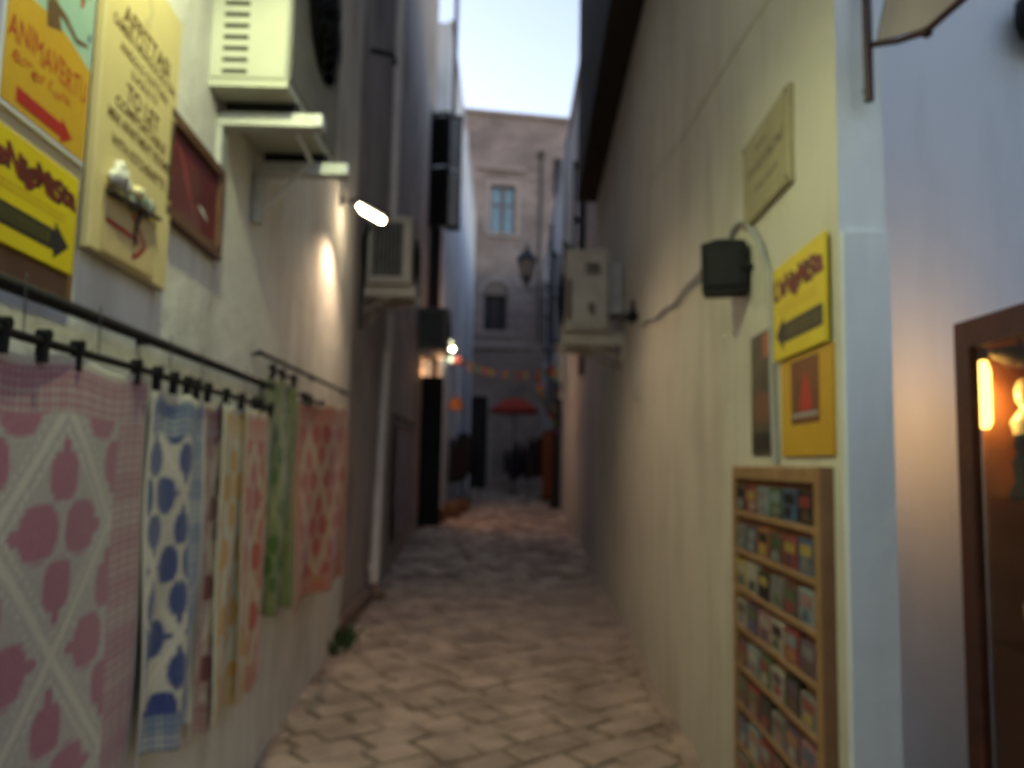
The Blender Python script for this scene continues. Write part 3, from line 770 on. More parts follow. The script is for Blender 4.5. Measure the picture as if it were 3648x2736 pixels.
def rug(y0, y1, zt0, zt1, zb0, zb1, out0, out1, label, cols, pw, ph, xo, yo, bw, fl=1.0, folds=2.2, amp=.012, ph0=0.0, res=.0065, pl=None, side='L', split=None, fixed=False, bl=None):
    if side == 'L' and pl is None and not fixed:
        y0, zt0, k_ = off_l(y0, zt0, out0); zb0 = CAM_H+(zb0-CAM_H)*k_
        y1, zt1, k_ = off_l(y1, zt1, out1); zb1 = CAM_H+(zb1-CAM_H)*k_
    w, h = y1-y0, (zt0+zt1-zb0-zb1)/2
    nu, nv = max(8, int(w/res)), max(8, int(h/(res*1.15)))
    U, V = np.meshgrid(np.linspace(0, 1, nu+1), np.linspace(0, 1, nv+1))
    pl = pl or LW
    fr = wallfr(pl, y0, 0, side)
    Z = (zt0*(1-U)+zt1*U)*(1-V) + (zb0*(1-U)+zb1*U)*V
    sag = .020*np.sin(U*math.pi*3+ph0)**2*(1-V)**5 + .014*np.sin(U*math.pi*3.1+ph0*1.7)*V**4
    out = out0*(1-U)+out1*U + amp*(.35+.65*V)*np.sin(U*math.pi*2*folds+ph0+.8*V) + .4*amp*np.sin(U*9+V*7+ph0*2) + .012*V
    P = (fr.o + (U*w)[..., None]*fr.u + (Z-sag)[..., None]*fr.v + out[..., None]*fr.n).reshape(-1, 3)
    idx = np.arange((nu+1)*(nv+1)).reshape(nv+1, nu+1)
    F = np.stack([idx[1:, :-1], idx[1:, 1:], idx[:-1, 1:], idx[:-1, :-1]], -1).reshape(-1, 4)
    C = rug_pattern(U*w, V*h, w, h, *cols, pw, ph, xo, yo, bw, fl, bl)
    if split is not None:
        u0, cols2 = split
        C2 = rug_pattern(U*w, V*h, w, h, *cols2, pw, ph, xo, yo, bw, fl)
        k = smooth(u0-.03, u0+.03, U)[..., None]; C = C*(1-k)+C2*k
    base = fr.p(w/2, (zb0+zb1)/2, out0)
    me = bpy.data.meshes.new('hanging_rug')
    me.from_pydata((P-base).tolist(), [], F.tolist())
    me.polygons.foreach_set('use_smooth', np.ones(len(F), bool))
    at = me.color_attributes.new('Col', 'FLOAT_COLOR', 'POINT')
    at.data.foreach_set('color', np.concatenate([C.reshape(-1, 3), np.ones((P.shape[0], 1))], 1).ravel())
    me.materials.append(M_CLOTH); me.update()
    o = bpy.data.objects.new('hanging_rug', me); COL.objects.link(o); o.location = base
    so = o.modifiers.new('thickness', 'SOLIDIFY'); so.thickness = .005; so.offset = -1
    return tag(o, label, 'rug', 'woven cotton rugs on the rail')
CREAM = (.56, .52, .42)
rug(1.20, 2.645, 1.845, 1.862, .40, .42, .085, .085, 'large pale pink woven rug with diamonds and rose flowers', ((.36, .12, .17), (.35, .145, .18), (.50, .46, .38), (.38, .33, .305)), .55, .58, .80, .41, .23, 1.13, 1.6, .014, .5)
rug(2.625, 3.255, 1.825, 1.832, .60, .545, .085, .095, 'cream rug with navy blue flowers hanging next to the pink rug', ((.012, .032, .18), (.075, .13, .25), CREAM, (.50, .46, .37)), .46, .46, .085, .33, .17, 1.02, 1.6, .020, 1.2, bl=.012)
rug(3.22, 3.60, 1.835, 1.838, .50, .49, .065, .07, 'narrow maroon checked rug between the blue and the yellow rug', ((.16, .025, .03), (.30, .10, .10), CREAM, (.36, .20, .16)), .30, .60, .20, .42, .10, .8, 1.5, .010, 2.0)
rug(3.45, 3.98, 1.838, 1.842, .485, .47, .095, .09, 'cream rug with golden yellow flowers beside the maroon rug', ((.54, .27, .025), (.50, .30, .07), CREAM, (.50, .42, .26)), .42, .52, .2, .34, .06, 1.0, 1.2, .012, .3)
rug(3.82, 4.26, 1.84, 1.845, .465, .455, .115, .10, 'brick red rug hanging between the yellow and the green rug', ((.40, .045, .025), (.42, .11, .05), (.48, .38, .26), (.44, .22, .11)), .40, .52, .20, .40, .07, 1.0, 1.1, .010, 1.1)
rug(4.22, 4.95, 2.04, 2.055, .775, .715, .07, .08, 'olive green rug with leaf green flowers', ((.05, .11, .008), (.12, .15, .025), (.27, .27, .13), (.16, .18, .06)), .40, .56, .22, .40, .10, .9, 1.7, .020, 2.4)
rug(4.62, 6.02, 1.945, 2.0, .745, .74, .075, .19, 'orange red patterned rug at the end of the rail below the lamp', ((.36, .028, .010), (.42, .09, .026), (.46, .31, .19), (.42, .19, .10)), .52, .60, .34, .50, .12, 1.15, 1.7, .022, .9, fixed=True)
MB().box(LF(4.535, .80), 0, .05, 0, 1.16, .012, .05).build('black_gap_strip', M_BLACKP, None, LF(4.535, .80).p(0, 0, .03))  # black strip filling the gap between the two rugs
tag(bpy.data.objects['black_gap_strip'], 'narrow black strip between the green and the orange rug', 'board')
# brown rug farther down on the second house
rug(11.6, 14.3, 2.17, 2.19, .42, .52, .05, .06, 'rust brown rug on the second left house past the downpipe', ((.22, .04, .02), (.24, .09, .045), (.26, .19, .13), (.22, .10, .055)), .9, .8, .6, .5, .25, 1.6, 3, .02, .4, .02, L2)
fb = wallfr(L2, 11.4, 2.24, 'L')
t = thing('hanging_rail', fb.p(0, 0, .0), 'black rail above the rust brown rug', 'rail')
MB().tube([fb.p(0, 0, .06), fb.p(3.1, .01, .06)], .022, 8).build('bar', M_BLACK, t)
for a in (.1, 3.0): MB().tube([fb.p(a, 0, -.01), fb.p(a, 0, .06)], .016, 6).build('bracket', M_BLACK, t)

# ------------------------------------------------------------------ air conditioners
def ac_unit(label, fr, W, D, Hh, kind, mat, name='air_conditioner'):
    """fr: origin at the near bottom wall-side corner; u = into the alley (depth D), v up, n towards the camera (side panel at n=0, body runs to n=-W)"""
    t = thing(name, fr.p(D/2, 0, -W/2), label, 'air conditioner', 'wall mounted air conditioners')
    MB().box(fr, 0, D, .03, Hh-.02, -W, 0, .012).build('casing', mat, t)
    MB().box(fr, -.004, D+.006, Hh-.022, Hh, -W-.004, .004).build('lid', mat, t)
    MB().box(fr, -.003, D+.004, 0, .028, -W-.003, .003).build('base_tray', mat, t)
    if kind == 'slots':
        MB().box(fr, D+.0005, D+.006, .05, Hh-.04, -W+.03, -.03).build('front_panel', M_ACF, t)
    # fan ring and guard on the alley face
    ff = Fr(fr.p(D, Hh*(.62 if kind == 'slots' else .5), -W*.58), -fr.n*1.0, fr.v, fr.u)
    R_ = min(Hh*.34, W*.34)
    MB().prism(ff, [(R_*math.cos(q), R_*math.sin(q)) for q in np.linspace(0, 2*math.pi, 25)[:-1]], -.03, .006).build('fan_opening', M_DARKIN, t)
    mb = MB()
    for k in range(5):
        rr = R_*(.25+.19*k)
        mb.tube([ff.p(rr*math.cos(q), rr*math.sin(q), .018) for q in np.linspace(0, 2*math.pi, 25)], .004, 5, False)
    for k in range(8):
        q = k*math.pi/4; mb.tube([ff.p(.1*R_*math.cos(q), .1*R_*math.sin(q), .018), ff.p(1.04*R_*math.cos(q), 1.04*R_*math.sin(q), .014)], .004, 5)
    mb.build('fan_guard', M_BLACKP, t)
    if kind == 'slots':
        for i in range(9):
            b = .055 + i*.0445*1.06
            s_ = MB().box(fr, D*.19, D*.50, b, b+.015, -.02, .0016).build('vent_slot', M_DARKIN, t)
            MB().box(fr, D*.19, D*.50, b+.015, b+.021, -.002, .006).build('louvre', mat, t)
    elif kind == 'grille':
        MB().box(fr, D*.09, D*.83, Hh*.09, Hh*.92, -.01, .003).build('coil', M_BLACK, t)
        for a0, a1, b0, b1 in ((.03, .10, .05, .96), (.82, .89, .05, .96), (.10, .82, .05, .10), (.10, .82, .91, .96)):
            MB().box(fr, D*a0, D*a1, Hh*b0, Hh*b1, .001, .022, .004).build('grille_frame', mat, t)
        k = 8
        for i in range(k):
            a = D*(.15 + .62*i/(k-1))
            MB().box(fr, a-.008, a+.008, Hh*.10, Hh*.91, .003, .016).build('fin', M_ACF, t)
    elif kind == 'panel':
        for a0, a1, b0, b1 in ((.06, .09, .06, .94), (.80, .83, .06, .94), (.09, .80, .06, .085), (.09, .80, .915, .94)):
            MB().box(fr, D*a0, D*a1, Hh*b0, Hh*b1, .0, .012).build('panel_edge', mat, t)
        MB().box(fr, D*.22, D*.55, Hh*.70, Hh*.84, .0, .02, .006).build('hand_grip', M_ACD, t)
        MB().prism(fr, [(D*.34, Hh*.16), (D*.50, Hh*.24), (D*.46, Hh*.36), (D*.30, Hh*.30)], .0, .012).build('badge', M_ACD, t)
        MB().box(fr, D*.88, D*.99, Hh*.12, Hh*.62, .0, .015).build('valve_cover', M_ACD, t)
    return t
def ac_brackets(t, fr, D, ws, wall_out, drop=.075, mat=None):
    for w in ws:
        b = MB().box(fr, -wall_out, D+.07, -drop, -.012, -w-.03, -w+.03).build('bracket_arm', mat or M_STEEL, t)
        MB().box(fr, -wall_out, -wall_out+.03, -.32, -drop-.002, -w-.02, -w+.02).build('bracket_upright', mat or M_STEEL, b)
        MB().tube([fr.p(-wall_out+.02, -.28, -w), fr.p(D*.55, -drop, -w)], .012, 6).build('brace', mat or M_STEEL, b)
# near left unit
f1 = Fr((-1.20, 3.02, 3.055), (1, 0, 0), (0, 0, 1), (0, -1, 0))
a1 = ac_unit('large cream air conditioner on the left wall, brightly lit side slots', f1, .93, .318, 1.0, 'slots', M_ACW)
for w in (.16, .70):
    b = MB().box(f1, .0, .43, -.105, -.045, -w-.035, -w+.035, .004).build('bracket_arm', M_STEEL, a1)
    MB().box(f1, .405, .434, -.10, -.05, -w-.031, -w+.038).build('end_cap', M_WHITEF, b)
    MB().box(f1, .03, .33, -.045, 0, -w-.02, -w+.02).build('rubber_mount', M_BLACKP, b)
MB().box(f1, -.01, .03, -.34, -.107, -.735, -.665).build('bracket_upright', M_STEEL, a1)
MB().box(f1, -.01, .03, -.34, -.107, -.195, -.125).build('bracket_upright', M_STEEL, a1)
MB().tube([f1.p(.02, -.30, -.70), f1.p(.16, -.20, -.60), f1.p(.30, -.107, -.5), f1.p(.31, -.1, -.2)], .010, 6).build('brace', M_WHITEF, a1)
mb = MB().tube([f1.p(.02, .40, .02), f1.p(-.02, .34, .05), f1.p(-.05, .2, .03), f1.p(-.05, .62, -.02)], .022, 8)
mb.build('refrigerant_hose', M_PVC, a1)
# second left unit, vertical grille
f2 = Fr((-1.47, 8.25, 3.46), (1, 0, 0), (0, 0, 1), (0, -1, 0))
a2 = ac_unit('air conditioner with vertical grille next to the lit lamp', f2, .85, .46, .72, 'grille', M_ACG)
ac_brackets(a2, f2, .44, (.12, .7), .06, .12, M_ACG)
MB().tube([f2.p(.02, .62, .03), f2.p(-.03, .45, .05), f2.p(-.03, .1, .05), f2.p(-.045, -.5, .02)], .025, 8).build('refrigerant_hose', M_BLACKP, a2)
# third left unit, dim
f3 = Fr((-1.66, 15.2, 3.75), (1, 0, 0), (0, 0, 1), (0, -1, 0))
a3 = ac_unit('dim air conditioner farthest down on the left above the pale lamp', f3, .8, .56, .82, 'grille', M_ACD)
ac_brackets(a3, f3, .5, (.1, .6), .03)
# right unit
f4 = Fr((1.06, 8.2, 3.0), (-1, 0, 0), (0, 0, 1), (0, -1, 0))
f4 = Fr((1.08, 8.2, 3.0), (-1, 0, 0), (0, 0, 1), (0, -1, 0))
a4 = ac_unit('grey beige air conditioner hanging on the right wall', Fr(f4.o, f4.u, f4.v, f4.n), .92, .44, .86, 'panel', M_ACG)
ac_brackets(a4, f4, .40, (.12, .78), .185, .14, M_ACG)
MB().box(f4, -.16, .0, .2, .75, -.5, -.08).build('rear_cover', M_PVC, a4)
# ------------------------------------------------------------------ right wall: plaque, signs, speaker, conduit
fr = RF(3.42, 2.645)
pq = thing('stone_plaque', fr.p(.31, 0), 'pale stone plaque with faded lines high on the right wall', 'plaque')
MB().box(fr, 0, .63, 0, .37, 0, .025, .006).build('slab', M_STONEP, pq)
for b, a0, a1, h in ((.27, .22, .36, .030), (.185, .10, .57, .045), (.10, .2, .5, .02)):
    mb = MB(); a = a0
    while a < a1:
        w = random.uniform(.012, .03)
        mb.box(fr, a, a+w*.35, b, b+h, .0252, .0262); mb.box(fr, a, a+w, b+h*.4*random.randint(0, 2), b+h*.4*random.randint(0, 2)+.008, .0256, .0266)
        a += w+.010
    mb.build('worn_lettering', M_INK, pq)
for a, b in ((.02, .02), (.61, .02), (.02, .35), (.61, .35)):
    MB().lathe(None, [(.008, 0), (.008, .004), (.004, .006)], 8, Fr(fr.p(a, b, .025), fr.u, fr.n, fr.v)).build('fixing_stud', M_LEAD, pq)
fr = RF(2.995, 2.002)
yellow_sign('arrow_sign', fr, .545, .355, 'yellow arrow sign with maroon lettering on the right wall above the rack', False, fr.p(.27, 0), -1)
fr = RF(2.955, 1.646)
W, H = .515, .352
op = thing('poster', fr.p(W/2, 0), 'ochre poster with dark picture and red figure under the right yellow sign', 'poster')
MB().box(fr, 0, W, 0, H, 0, .010).build('sheet', M_ORANGE, op)
MB().box(fr, .12, .40, .11, .335, .010, .0106).build('picture_print', pmat('umber_print', (.20, .07, .02), (.15, .05, .016), 9, .5), op)
MB().prism(fr, [(.20, .155), (.34, .155), (.31, .24), (.27, .285), (.235, .24)], .0106, .0112).build('figure_print', pmat('scarlet_print', (.50, .045, .025), rough=.5), op)
mb = MB(); a = .13
while a < .38:
    w = random.uniform(.008, .02); mb.box(fr, a, a+w, .132, .150, .0112, .0117); a += w+.005
mb.build('caption_print', M_PINKP, op)
fr = RF(3.37, 1.655)
W, H = .285, .50
dp_ = thing('poster', fr.p(W/2, 0), 'narrow dark picture poster between the speaker and the yellow sign', 'poster')
MB().box(fr, 0, W, 0, H, 0, .008).build('sheet', pmat('dark_photo_print', (.10, .085, .045), (.05, .045, .03), 7, .45), dp_)
MB().prism(fr, [(.17, .38), (.275, .40), (.275, .49), (.16, .49)], .008, .0085).build('figure_print', pmat('brick_print', (.36, .12, .05), rough=.5), dp_)
MB().prism(fr, [(.03, .15), (.24, .12), (.25, .24), (.10, .27), (.04, .22)], .008, .0086).build('figure_print', pmat('rust_print', (.20, .09, .045), rough=.5), dp_)
MB().box(fr, .03, .26, .02, .09, .008, .0087).build('caption_print', M_BLACKPR, dp_)
# black loudspeaker
fr = RF(3.44, 2.365)
fs = Fr(fr.p(0, 0, .10), np.array([.94, -.34, 0]), (0, 0, 1))
sp = thing('loudspeaker', fr.p(.1, 0), 'small black loudspeaker box on the right wall with cable', 'loudspeaker')
mb = MB()
pol = [(-.095, 0), (.095, 0), (.10, .20), (.085, .225), (-.03, .235), (-.10, .215)]
mb.prism(fs, pol, -.09, .05); mb.build('cabinet', M_BLACKP, sp)
MB().box(fs, -.08, .08, .02, .195, .05, .058, .006).build('front_grille', M_BLACK, sp)
MB().tube([fr.p(.08, .10, -.01), fr.p(.06, .11, .06)], .018, 7).build('wall_arm', M_BLACK, sp)
# conduit arching over the speaker and running down beside the yellow sign
fr = RF(3.02, 1.62)
cd = MB().tube([fr.p(-.70, 1.05, .012), fr.p(-.63, 1.09, .014), fr.p(-.52, 1.10, .014), fr.p(-.40, 1.06, .014), fr.p(-.27, .98, .014), fr.p(-.15, .88, .014), fr.p(-.05, .74, .014), fr.p(-.03, .5, .014), fr.p(-.02, .25, .014), fr.p(-.0, .0, .014)], .013, 8).build('conduit', M_PVC, None, fr.p(0, 0))
tag(cd, 'grey conduit arching over the loudspeaker and down past the yellow sign', 'conduit')
pts = []
A, B = RF(3.75, 2.70), RF(7.05, 2.86)
for i in range(25):
    s_ = i/24
    p = A.p(0, 0, .03)*(1-s_) + B.p(0, 0, .02)*s_
    p = p + np.array([0, 0, -.09*math.sin(math.pi*s_)+.012*math.sin(s_*26)])
    pts.append(p)
cb_ = MB().tube(pts, .0135, 7).build('cable', M_PVC, None, pts[-1]); tag(cb_, 'wavy grey cable from the loudspeaker to the wall hook', 'cable')
fr = RF(7.15, 2.2)
hk = thing('wall_bracket', fr.p(0, 0), 'dark iron hook bracket with grey strip below it on the right wall', 'bracket')
MB().tube([fr.p(-1.0, .92, .02), fr.p(-.5, .82, .03), fr.p(.02, .76, .05), fr.p(.03, .90, .06)], [.02, .022, .03, .012], 8).build('hook', M_BLACK, hk)
MB().blob(fr.p(.0, .755, .06), .055, .06, .05, 3, .2).build('boss', M_BLACK, hk)
MB().box(fr, -.06, .06, 0, .70, 0, .03, .006).build('cover_strip', M_PVC, hk)
# long thin wire across the upper right wall
w_ = MB().tube([RF(3.0, 3.50).p(0, 0, .002), RF(3.53, 3.58).p(0, 0, .002), RF(4.11, 3.64).p(0, 0, .002), RF(4.9, 3.73).p(0, 0, .002), RF(6.57, 3.98).p(0, 0, .002)], .003, 6).build('wire', pmat('rusty_wire', (.50, .44, .34), rough=.9), None, RF(4.5, 3.6).p(0, 0))
tag(w_, 'thin rusty wire running along the upper right wall', 'wire')

# ------------------------------------------------------------------ wooden rack with card games
fr = RF(3.585, .10)
W, H, D = 1.115, 1.51, .04
rk = thing('display_rack', fr.p(W/2, 0), 'honey coloured wooden rack with rows of covers on the right wall', 'rack')
MB().box(fr, .02, W-.02, .02, H-.02, 0, .012).build('back_panel', M_WARMW, rk)
MB().box(fr, 0, .045, 0, H, .0, D, .004).build('side_post', M_WOOD, rk)
MB().box(fr, W-.075, W-.018, 0, H, .0, D, .004).build('side_post', M_WOOD, rk)
MB().box(fr, W-.016, W, 0, H, .0, D).build('side_board', M_BROWNB, rk)
MB().box(fr, .045, W-.075, H-.055, H, .0, D, .004).build('top_rail', M_WOOD, rk)
rows = 9; pitch = (H-.06)/rows
pal = [('blue', (.06, .13, .26)), ('red', (.34, .04, .03)), ('yellow', (.50, .36, .04)), ('black', (.025, .022, .022)), ('cream', (.46, .42, .33)),
       ('grey', (.24, .23, .22)), ('green', (.09, .16, .06)), ('purple', (.12, .07, .12)), ('brown', (.15, .085, .05)), ('pale blue', (.25, .34, .38)), ('orange', (.46, .18, .03)), ('pink', (.40, .17, .18))]
pald = dict(pal)
ordn = ['first', 'second', 'third', 'fourth', 'fifth', 'sixth', 'seventh', 'eighth', 'ninth']
lay = [['brown', 'red', 'pale blue', 'green', 'blue', 'black'], ['grey', 'purple', 'orange', 'brown', 'red', 'blue'], ['yellow', 'cream', 'black', 'grey', 'brown', 'pale blue'],
       ['cream', 'purple', 'pink', 'cream', 'red', 'purple'], ['brown', 'pale blue', 'green', 'cream', 'black', 'grey'], ['brown', 'red', 'black', 'grey', 'purple', 'pink'],
       ['purple', 'pale blue', 'red', 'brown', 'cream', 'blue'], ['grey', 'green', 'orange', 'black', 'red', 'cream'], ['blue', 'brown', 'yellow', 'purple', 'grey', 'green']]
for r in range(rows):
    b0 = H-.055-(r+1)*pitch
    MB().box(fr, .045, W-.075, b0, b0+.024, .0, D-.002, .004).build('shelf_lip', M_WOOD, rk)
    a = .055; n = 6; wd = (W-.075-.06)/n
    for k in range(n):
        cn = lay[r][k]
        w = wd-.012; h = pitch-.05+random.uniform(-.012, .004)
        tl = rot_about(Fr(fr.p(a+wd*k+.004, b0+.026, .014), fr.u, fr.v, fr.n), rad(random.uniform(-1.0, 1.0)))
        mb = MB().box(tl, 0, w, 0, h, 0, .022, .002)
        mb.cur = 1
        mb.box(tl, w*.14, w*.86, h*.52, h*.86, .022, .0226)
        mb.cur = 2
        mb.prism(tl, [(w*random.uniform(.1, .3), h*.1), (w*random.uniform(.6, .9), h*.12), (w*random.uniform(.5, .85), h*.42), (w*random.uniform(.15, .4), h*.46)], .022, .0227)
        oth = pald[random.choice(list(pald))]; oth2 = pald[random.choice(list(pald))]
        mut = lambda c: tuple(.75*x + .25*(sum(c)/3)*.8 for x in c)
        nm = lambda c: pmat('cover_%d_%d_%d' % tuple(int(x*1000) for x in c), mut(c), tuple(x*.6 for x in mut(c)), 14, .35)
        o = mb.build('card_box', [nm(pald[cn]), nm(oth), nm(oth2)], None, tl.p(w/2, 0, 0))
        tag(o, '%s cover, %s from the left in the %s row of the wooden rack' % (cn, ordn[k], ordn[r]), 'card box', 'covers in the wooden rack')

# ------------------------------------------------------------------ shop recess: display case, pennant sign
dc2 = thing('display_case', (1.55, 1.9, .0), 'dark wooden glass display case with warm light at the right edge', 'display case')
CX0, CX1, CY0, CY1, CZ0, CZ1 = 1.36, 1.80, .9, 2.375, .0, 2.05
fc = Fr((CX0, CY1, 0), (0, -1, 0), (0, 0, 1), (-1, 0, 0))
for a0, a1, b0, b1 in ((0, .075, 0, CZ1), (CY1-CY0-.075, CY1-CY0, 0, CZ1), (.075, CY1-CY0-.075, CZ1-.085, CZ1), (.075, CY1-CY0-.075, 0, .35)):
    MB().box(fc, a0, a1, b0, b1, -.03, .0, .004).build('front_frame', M_DWOOD, dc2)
MB().box(fc, .07, CY1-CY0-.07, .34, CZ1-.08, -.018, -.014).build('front_pane', M_GLASS, dc2)
MB().box(Fr((0, 0, 0), (1, 0, 0), (0, 1, 0), (0, 0, 1)), CX0+.03, CX1, CY0, CY1, CZ1-.03, CZ1-.002).build('top_board', M_DWOOD, dc2)
MB().box(WORLD, CX0+.03, CX1, CY0, CY1, 0, .34).build('base', M_DWOOD, dc2)
MB().box(WORLD, CX1-.02, CX1, CY0, CY1, .34, CZ1-.03).build('back_panel', M_WARMW, dc2)
MB().box(WORLD, CX0+.03, CX1-.02, CY0, CY0+.02, .34, CZ1-.03).build('side_panel', M_WARMW, dc2)
MB().box(WORLD, CX0+.03, 1.44, CY1-.006, CY1, .34, CZ1-.03).build('side_pane', M_GLASS, dc2)
MB().box(WORLD, 1.44, CX1-.02, CY1-.02, CY1, .34, CZ1-.03).build('side_panel', M_WARMW, dc2)
for z in (1.12, 1.52):
    MB().box(WORLD, CX0+.06, CX1-.02, CY0+.02, CY1-.06, z, z+.008).build('glass_shelf', M_GLASS, dc2)
cl = MB().tube([(1.410, 2.310, 1.73), (1.410, 2.310, 1.75), (1.410, 2.310, 1.90), (1.410, 2.310, 1.93)], [.010, .019, .019, .010], 12).build('lamp_tube', emat('case_lamp_glow', (1, .50, .10), 1.5), dc2)
bulb_light('case_light', (1.412, 2.345, 1.82), .85, (1, .52, .17), .02, dc2)
MB().tube([(1.408, 2.315, 1.93), (1.408, 2.315, 2.0)], .016, 8).build('lamp_socket', M_BLACKP, dc2)
def fig(name, o, prof, mat, label, cat, n=14):
    ob = MB().lathe(o, prof, n).build(name, mat, None, o); return tag(ob, label, cat, 'goods in the display case')
M_IVORY = pmat('ivory_glaze', (.66, .60, .36), (.56, .50, .28), 8, .3)
M_BRONZE = pmat('dark_bronze', (.06, .045, .03), (.04, .03, .02), 10, .35)
M_GLOWR = pmat('red_lacquer', (.34, .06, .02), (.26, .04, .015), 6, .3)
fig('figurine', (1.52, 2.28, 1.53), [(.045, 0), (.05, .02), (.03, .05), (.026, .12), (.04, .18), (.048, .22), (.03, .25), (.02, .26), (.032, .28), (.036, .31), (.026, .34), (.01, .35)], M_IVORY, 'ivory coloured figurine on the upper glass shelf of the case', 'figurine')
fig('dish', (1.475, 2.24, 1.905), [(.02, 0), (.05, .01), (.085, .04), (.09, .05), (.08, .05), (.02, .02)], M_BRONZE, 'dark dish hanging at the top of the display case', 'dish')
MB().tube([(1.475, 2.24, 1.93), (1.475, 2.24, 2.03)], .004, 5).build('dish_cord', M_BLACKP, bpy.data.objects['dish'])
for c in bpy.data.objects['dish'].children: pass
fig('figurine', (1.44, 2.2, 1.53), [(.03, 0), (.034, .015), (.018, .05), (.024, .10), (.012, .13), (.02, .15), (.014, .18)], M_BRONZE, 'small dark bronze figurine behind the case frame', 'figurine')
fig('vase', (1.53, 2.24, 1.13), [(.04, 0), (.06, .05), (.065, .10), (.04, .16), (.02, .20), (.026, .23)], M_IVORY, 'pale vase on the lower glass shelf of the case', 'vase')
fig('bowl', (1.50, 2.20, .345), [(.03, 0), (.06, .02), (.10, .10), (.11, .16), (.10, .16), (.05, .04)], M_GLOWR, 'red lacquer bowl at the bottom of the case', 'bowl')
fig('jar', (1.62, 2.12, .345), [(.07, 0), (.10, .1), (.11, .25), (.08, .36), (.05, .4), (.06, .43)], M_GLOWR, 'tall red jar at the bottom of the case', 'jar')
pf = Fr((1.54, 2.10, 1.14), np.array([.55, -.83, 0]), (0, 0, 1))
lf_ = MB().prism(pf, [(-.10, .0), (.10, .0), (.12, .14), (-.06, .155)], 0, .012).build('picture_card', pmat('yellow_green_card', (.50, .46, .12), (.36, .36, .10), 8, .5), None, pf.p(0, 0))
tag(lf_, 'yellow green picture card standing on the lower glass shelf', 'card', 'goods in the display case')
# pennant sign above
pn = thing('hanging_sign', (1.12, 2.35, 2.74), 'pennant shaped sign with oxblood iron frame, top right', 'sign')
MB().tube([(1.108, 2.345, 2.735), (1.108, 2.345, 3.35)], .0145, 10).build('post', M_OXRED, pn)
for z in (2.78, 3.28): MB().tube([(1.108, 2.345, z), (1.108, 2.375, z)], .008, 6).build('wall_fixing', M_OXRED, pn)
MB().tube([(1.12, 2.345, 2.918), (1.12, 2.18, 2.84), (1.12, 2.034, 2.785), (1.12, 1.83, 2.77), (1.12, 1.7, 2.80)], .010, 8).build('lower_bar', M_OXRED, pn)
MB().tube([(1.12, 2.345, 3.22), (1.12, 1.7, 3.25)], .010, 8).build('upper_bar', M_OXRED, pn)
MB().lathe((1.12, 2.03, 2.765), [(.004, 0), (.016, .008), (.016, .02), (.008, .03)], 8).build('finial', M_OXRED, pn)
fp_ = Fr((1.12, 2.345, 2.75), (0, -1, 0), (0, 0, 1), (-1, 0, 0))
MB().prism(fp_, [(.045, .155), (.31, .045), (.515, .03), (.63, .06), (.63, .47), (.2, .45)], -.004, .004).build('sheet', M_PINKP, pn)
mb = MB(); ribbon(mb, fp_, [(.20, .20), (.28, .24), (.36, .20), (.42, .26)], [.006, .012, .010, .005], .0046); mb.build('emblem_print', pmat('mauve_print', (.27, .22, .23), rough=.6), pn)
MB().tube([(1.118, 2.30, 2.905), (1.118, 2.13, 3.22)], .004, 6).build('edge_wire', M_LEAD, pn)
bl = thing('wall_lantern', (1.80, 2.7, 3.1), 'black rounded wall lantern cut by the top right edge of the picture', 'lantern')
MB().lathe((1.88, 2.66, 3.13), [(.02, 0), (.07, .03), (.085, .08), (.08, .15), (.03, .19)], 14).build('globe', M_BLACKP, bl)
MB().tube([(1.88, 2.66, 3.3), (1.88, 2.66, 3.36), (1.88, 2.75, 3.38)], .012, 8).build('arm', M_BLACKP, bl)

# ------------------------------------------------------------------ lamps
# lit lamp on the left wall
fr = LF(6.35, 3.72)
lp = thing('wall_lamp', fr.p(0, 0), 'lit elongated lamp on a black arm on the left wall', 'lamp')
MB().prism(fr, [(-.04, -.05), (.04, -.05), (.04, .05), (-.04, .05)], 0, .02).build('wall_plate', M_BLACK, lp)
A_ = fr.p(0, 0, .02); B_ = fr.p(.02, -.02, .12); C_ = fr.p(.05, -.16, .42)
MB().tube([A_, B_], .012, 8).build('arm', M_BLACK, lp)
dirv = (C_-B_)/np.linalg.norm(C_-B_)
sidev = np.cross(dirv, (0, 0, 1)); sidev /= np.linalg.norm(sidev); upv = np.cross(sidev, dirv)
hf_ = Fr(B_, dirv, sidev, upv)
mb = MB(); n = 9
P = []
for a, r in ((-.03, .03), (.0, .04), (.10, .050), (.30, .050)):
    for k in range(n):
        q = math.pi*k/(n-1); P.append(hf_.p(a, r*math.cos(q), r*math.sin(q)*.75+.012))
fcs = []
for i in range(3):
    for k in range(n-1): fcs.append((i*n+k, i*n+k+1, (i+1)*n+k+1, (i+1)*n+k))
mb.add(P, fcs, True); hd = mb.build('hood', M_BLACK, lp)
so = hd.modifiers.new('thickness', 'SOLIDIFY'); so.thickness = .004
MB().tube([hf_.p(.03, 0, .0), hf_.p(.06, 0, -.012), hf_.p(.09, 0, -.02), hf_.p(.25, 0, -.024), hf_.p(.275, 0, -.024)], [.016, .024, .029, .029, .02], 12).build('lit_bulb', emat('warm_bulb_glow', (1, .80, .52), 9.0), lp)
hood_light('lamp_light', LF(5.95, 3.42).p(0, 0, .25), (.30, -.05, -1), 11.0, (1, .72, .47), 146, .55, .05, lp)
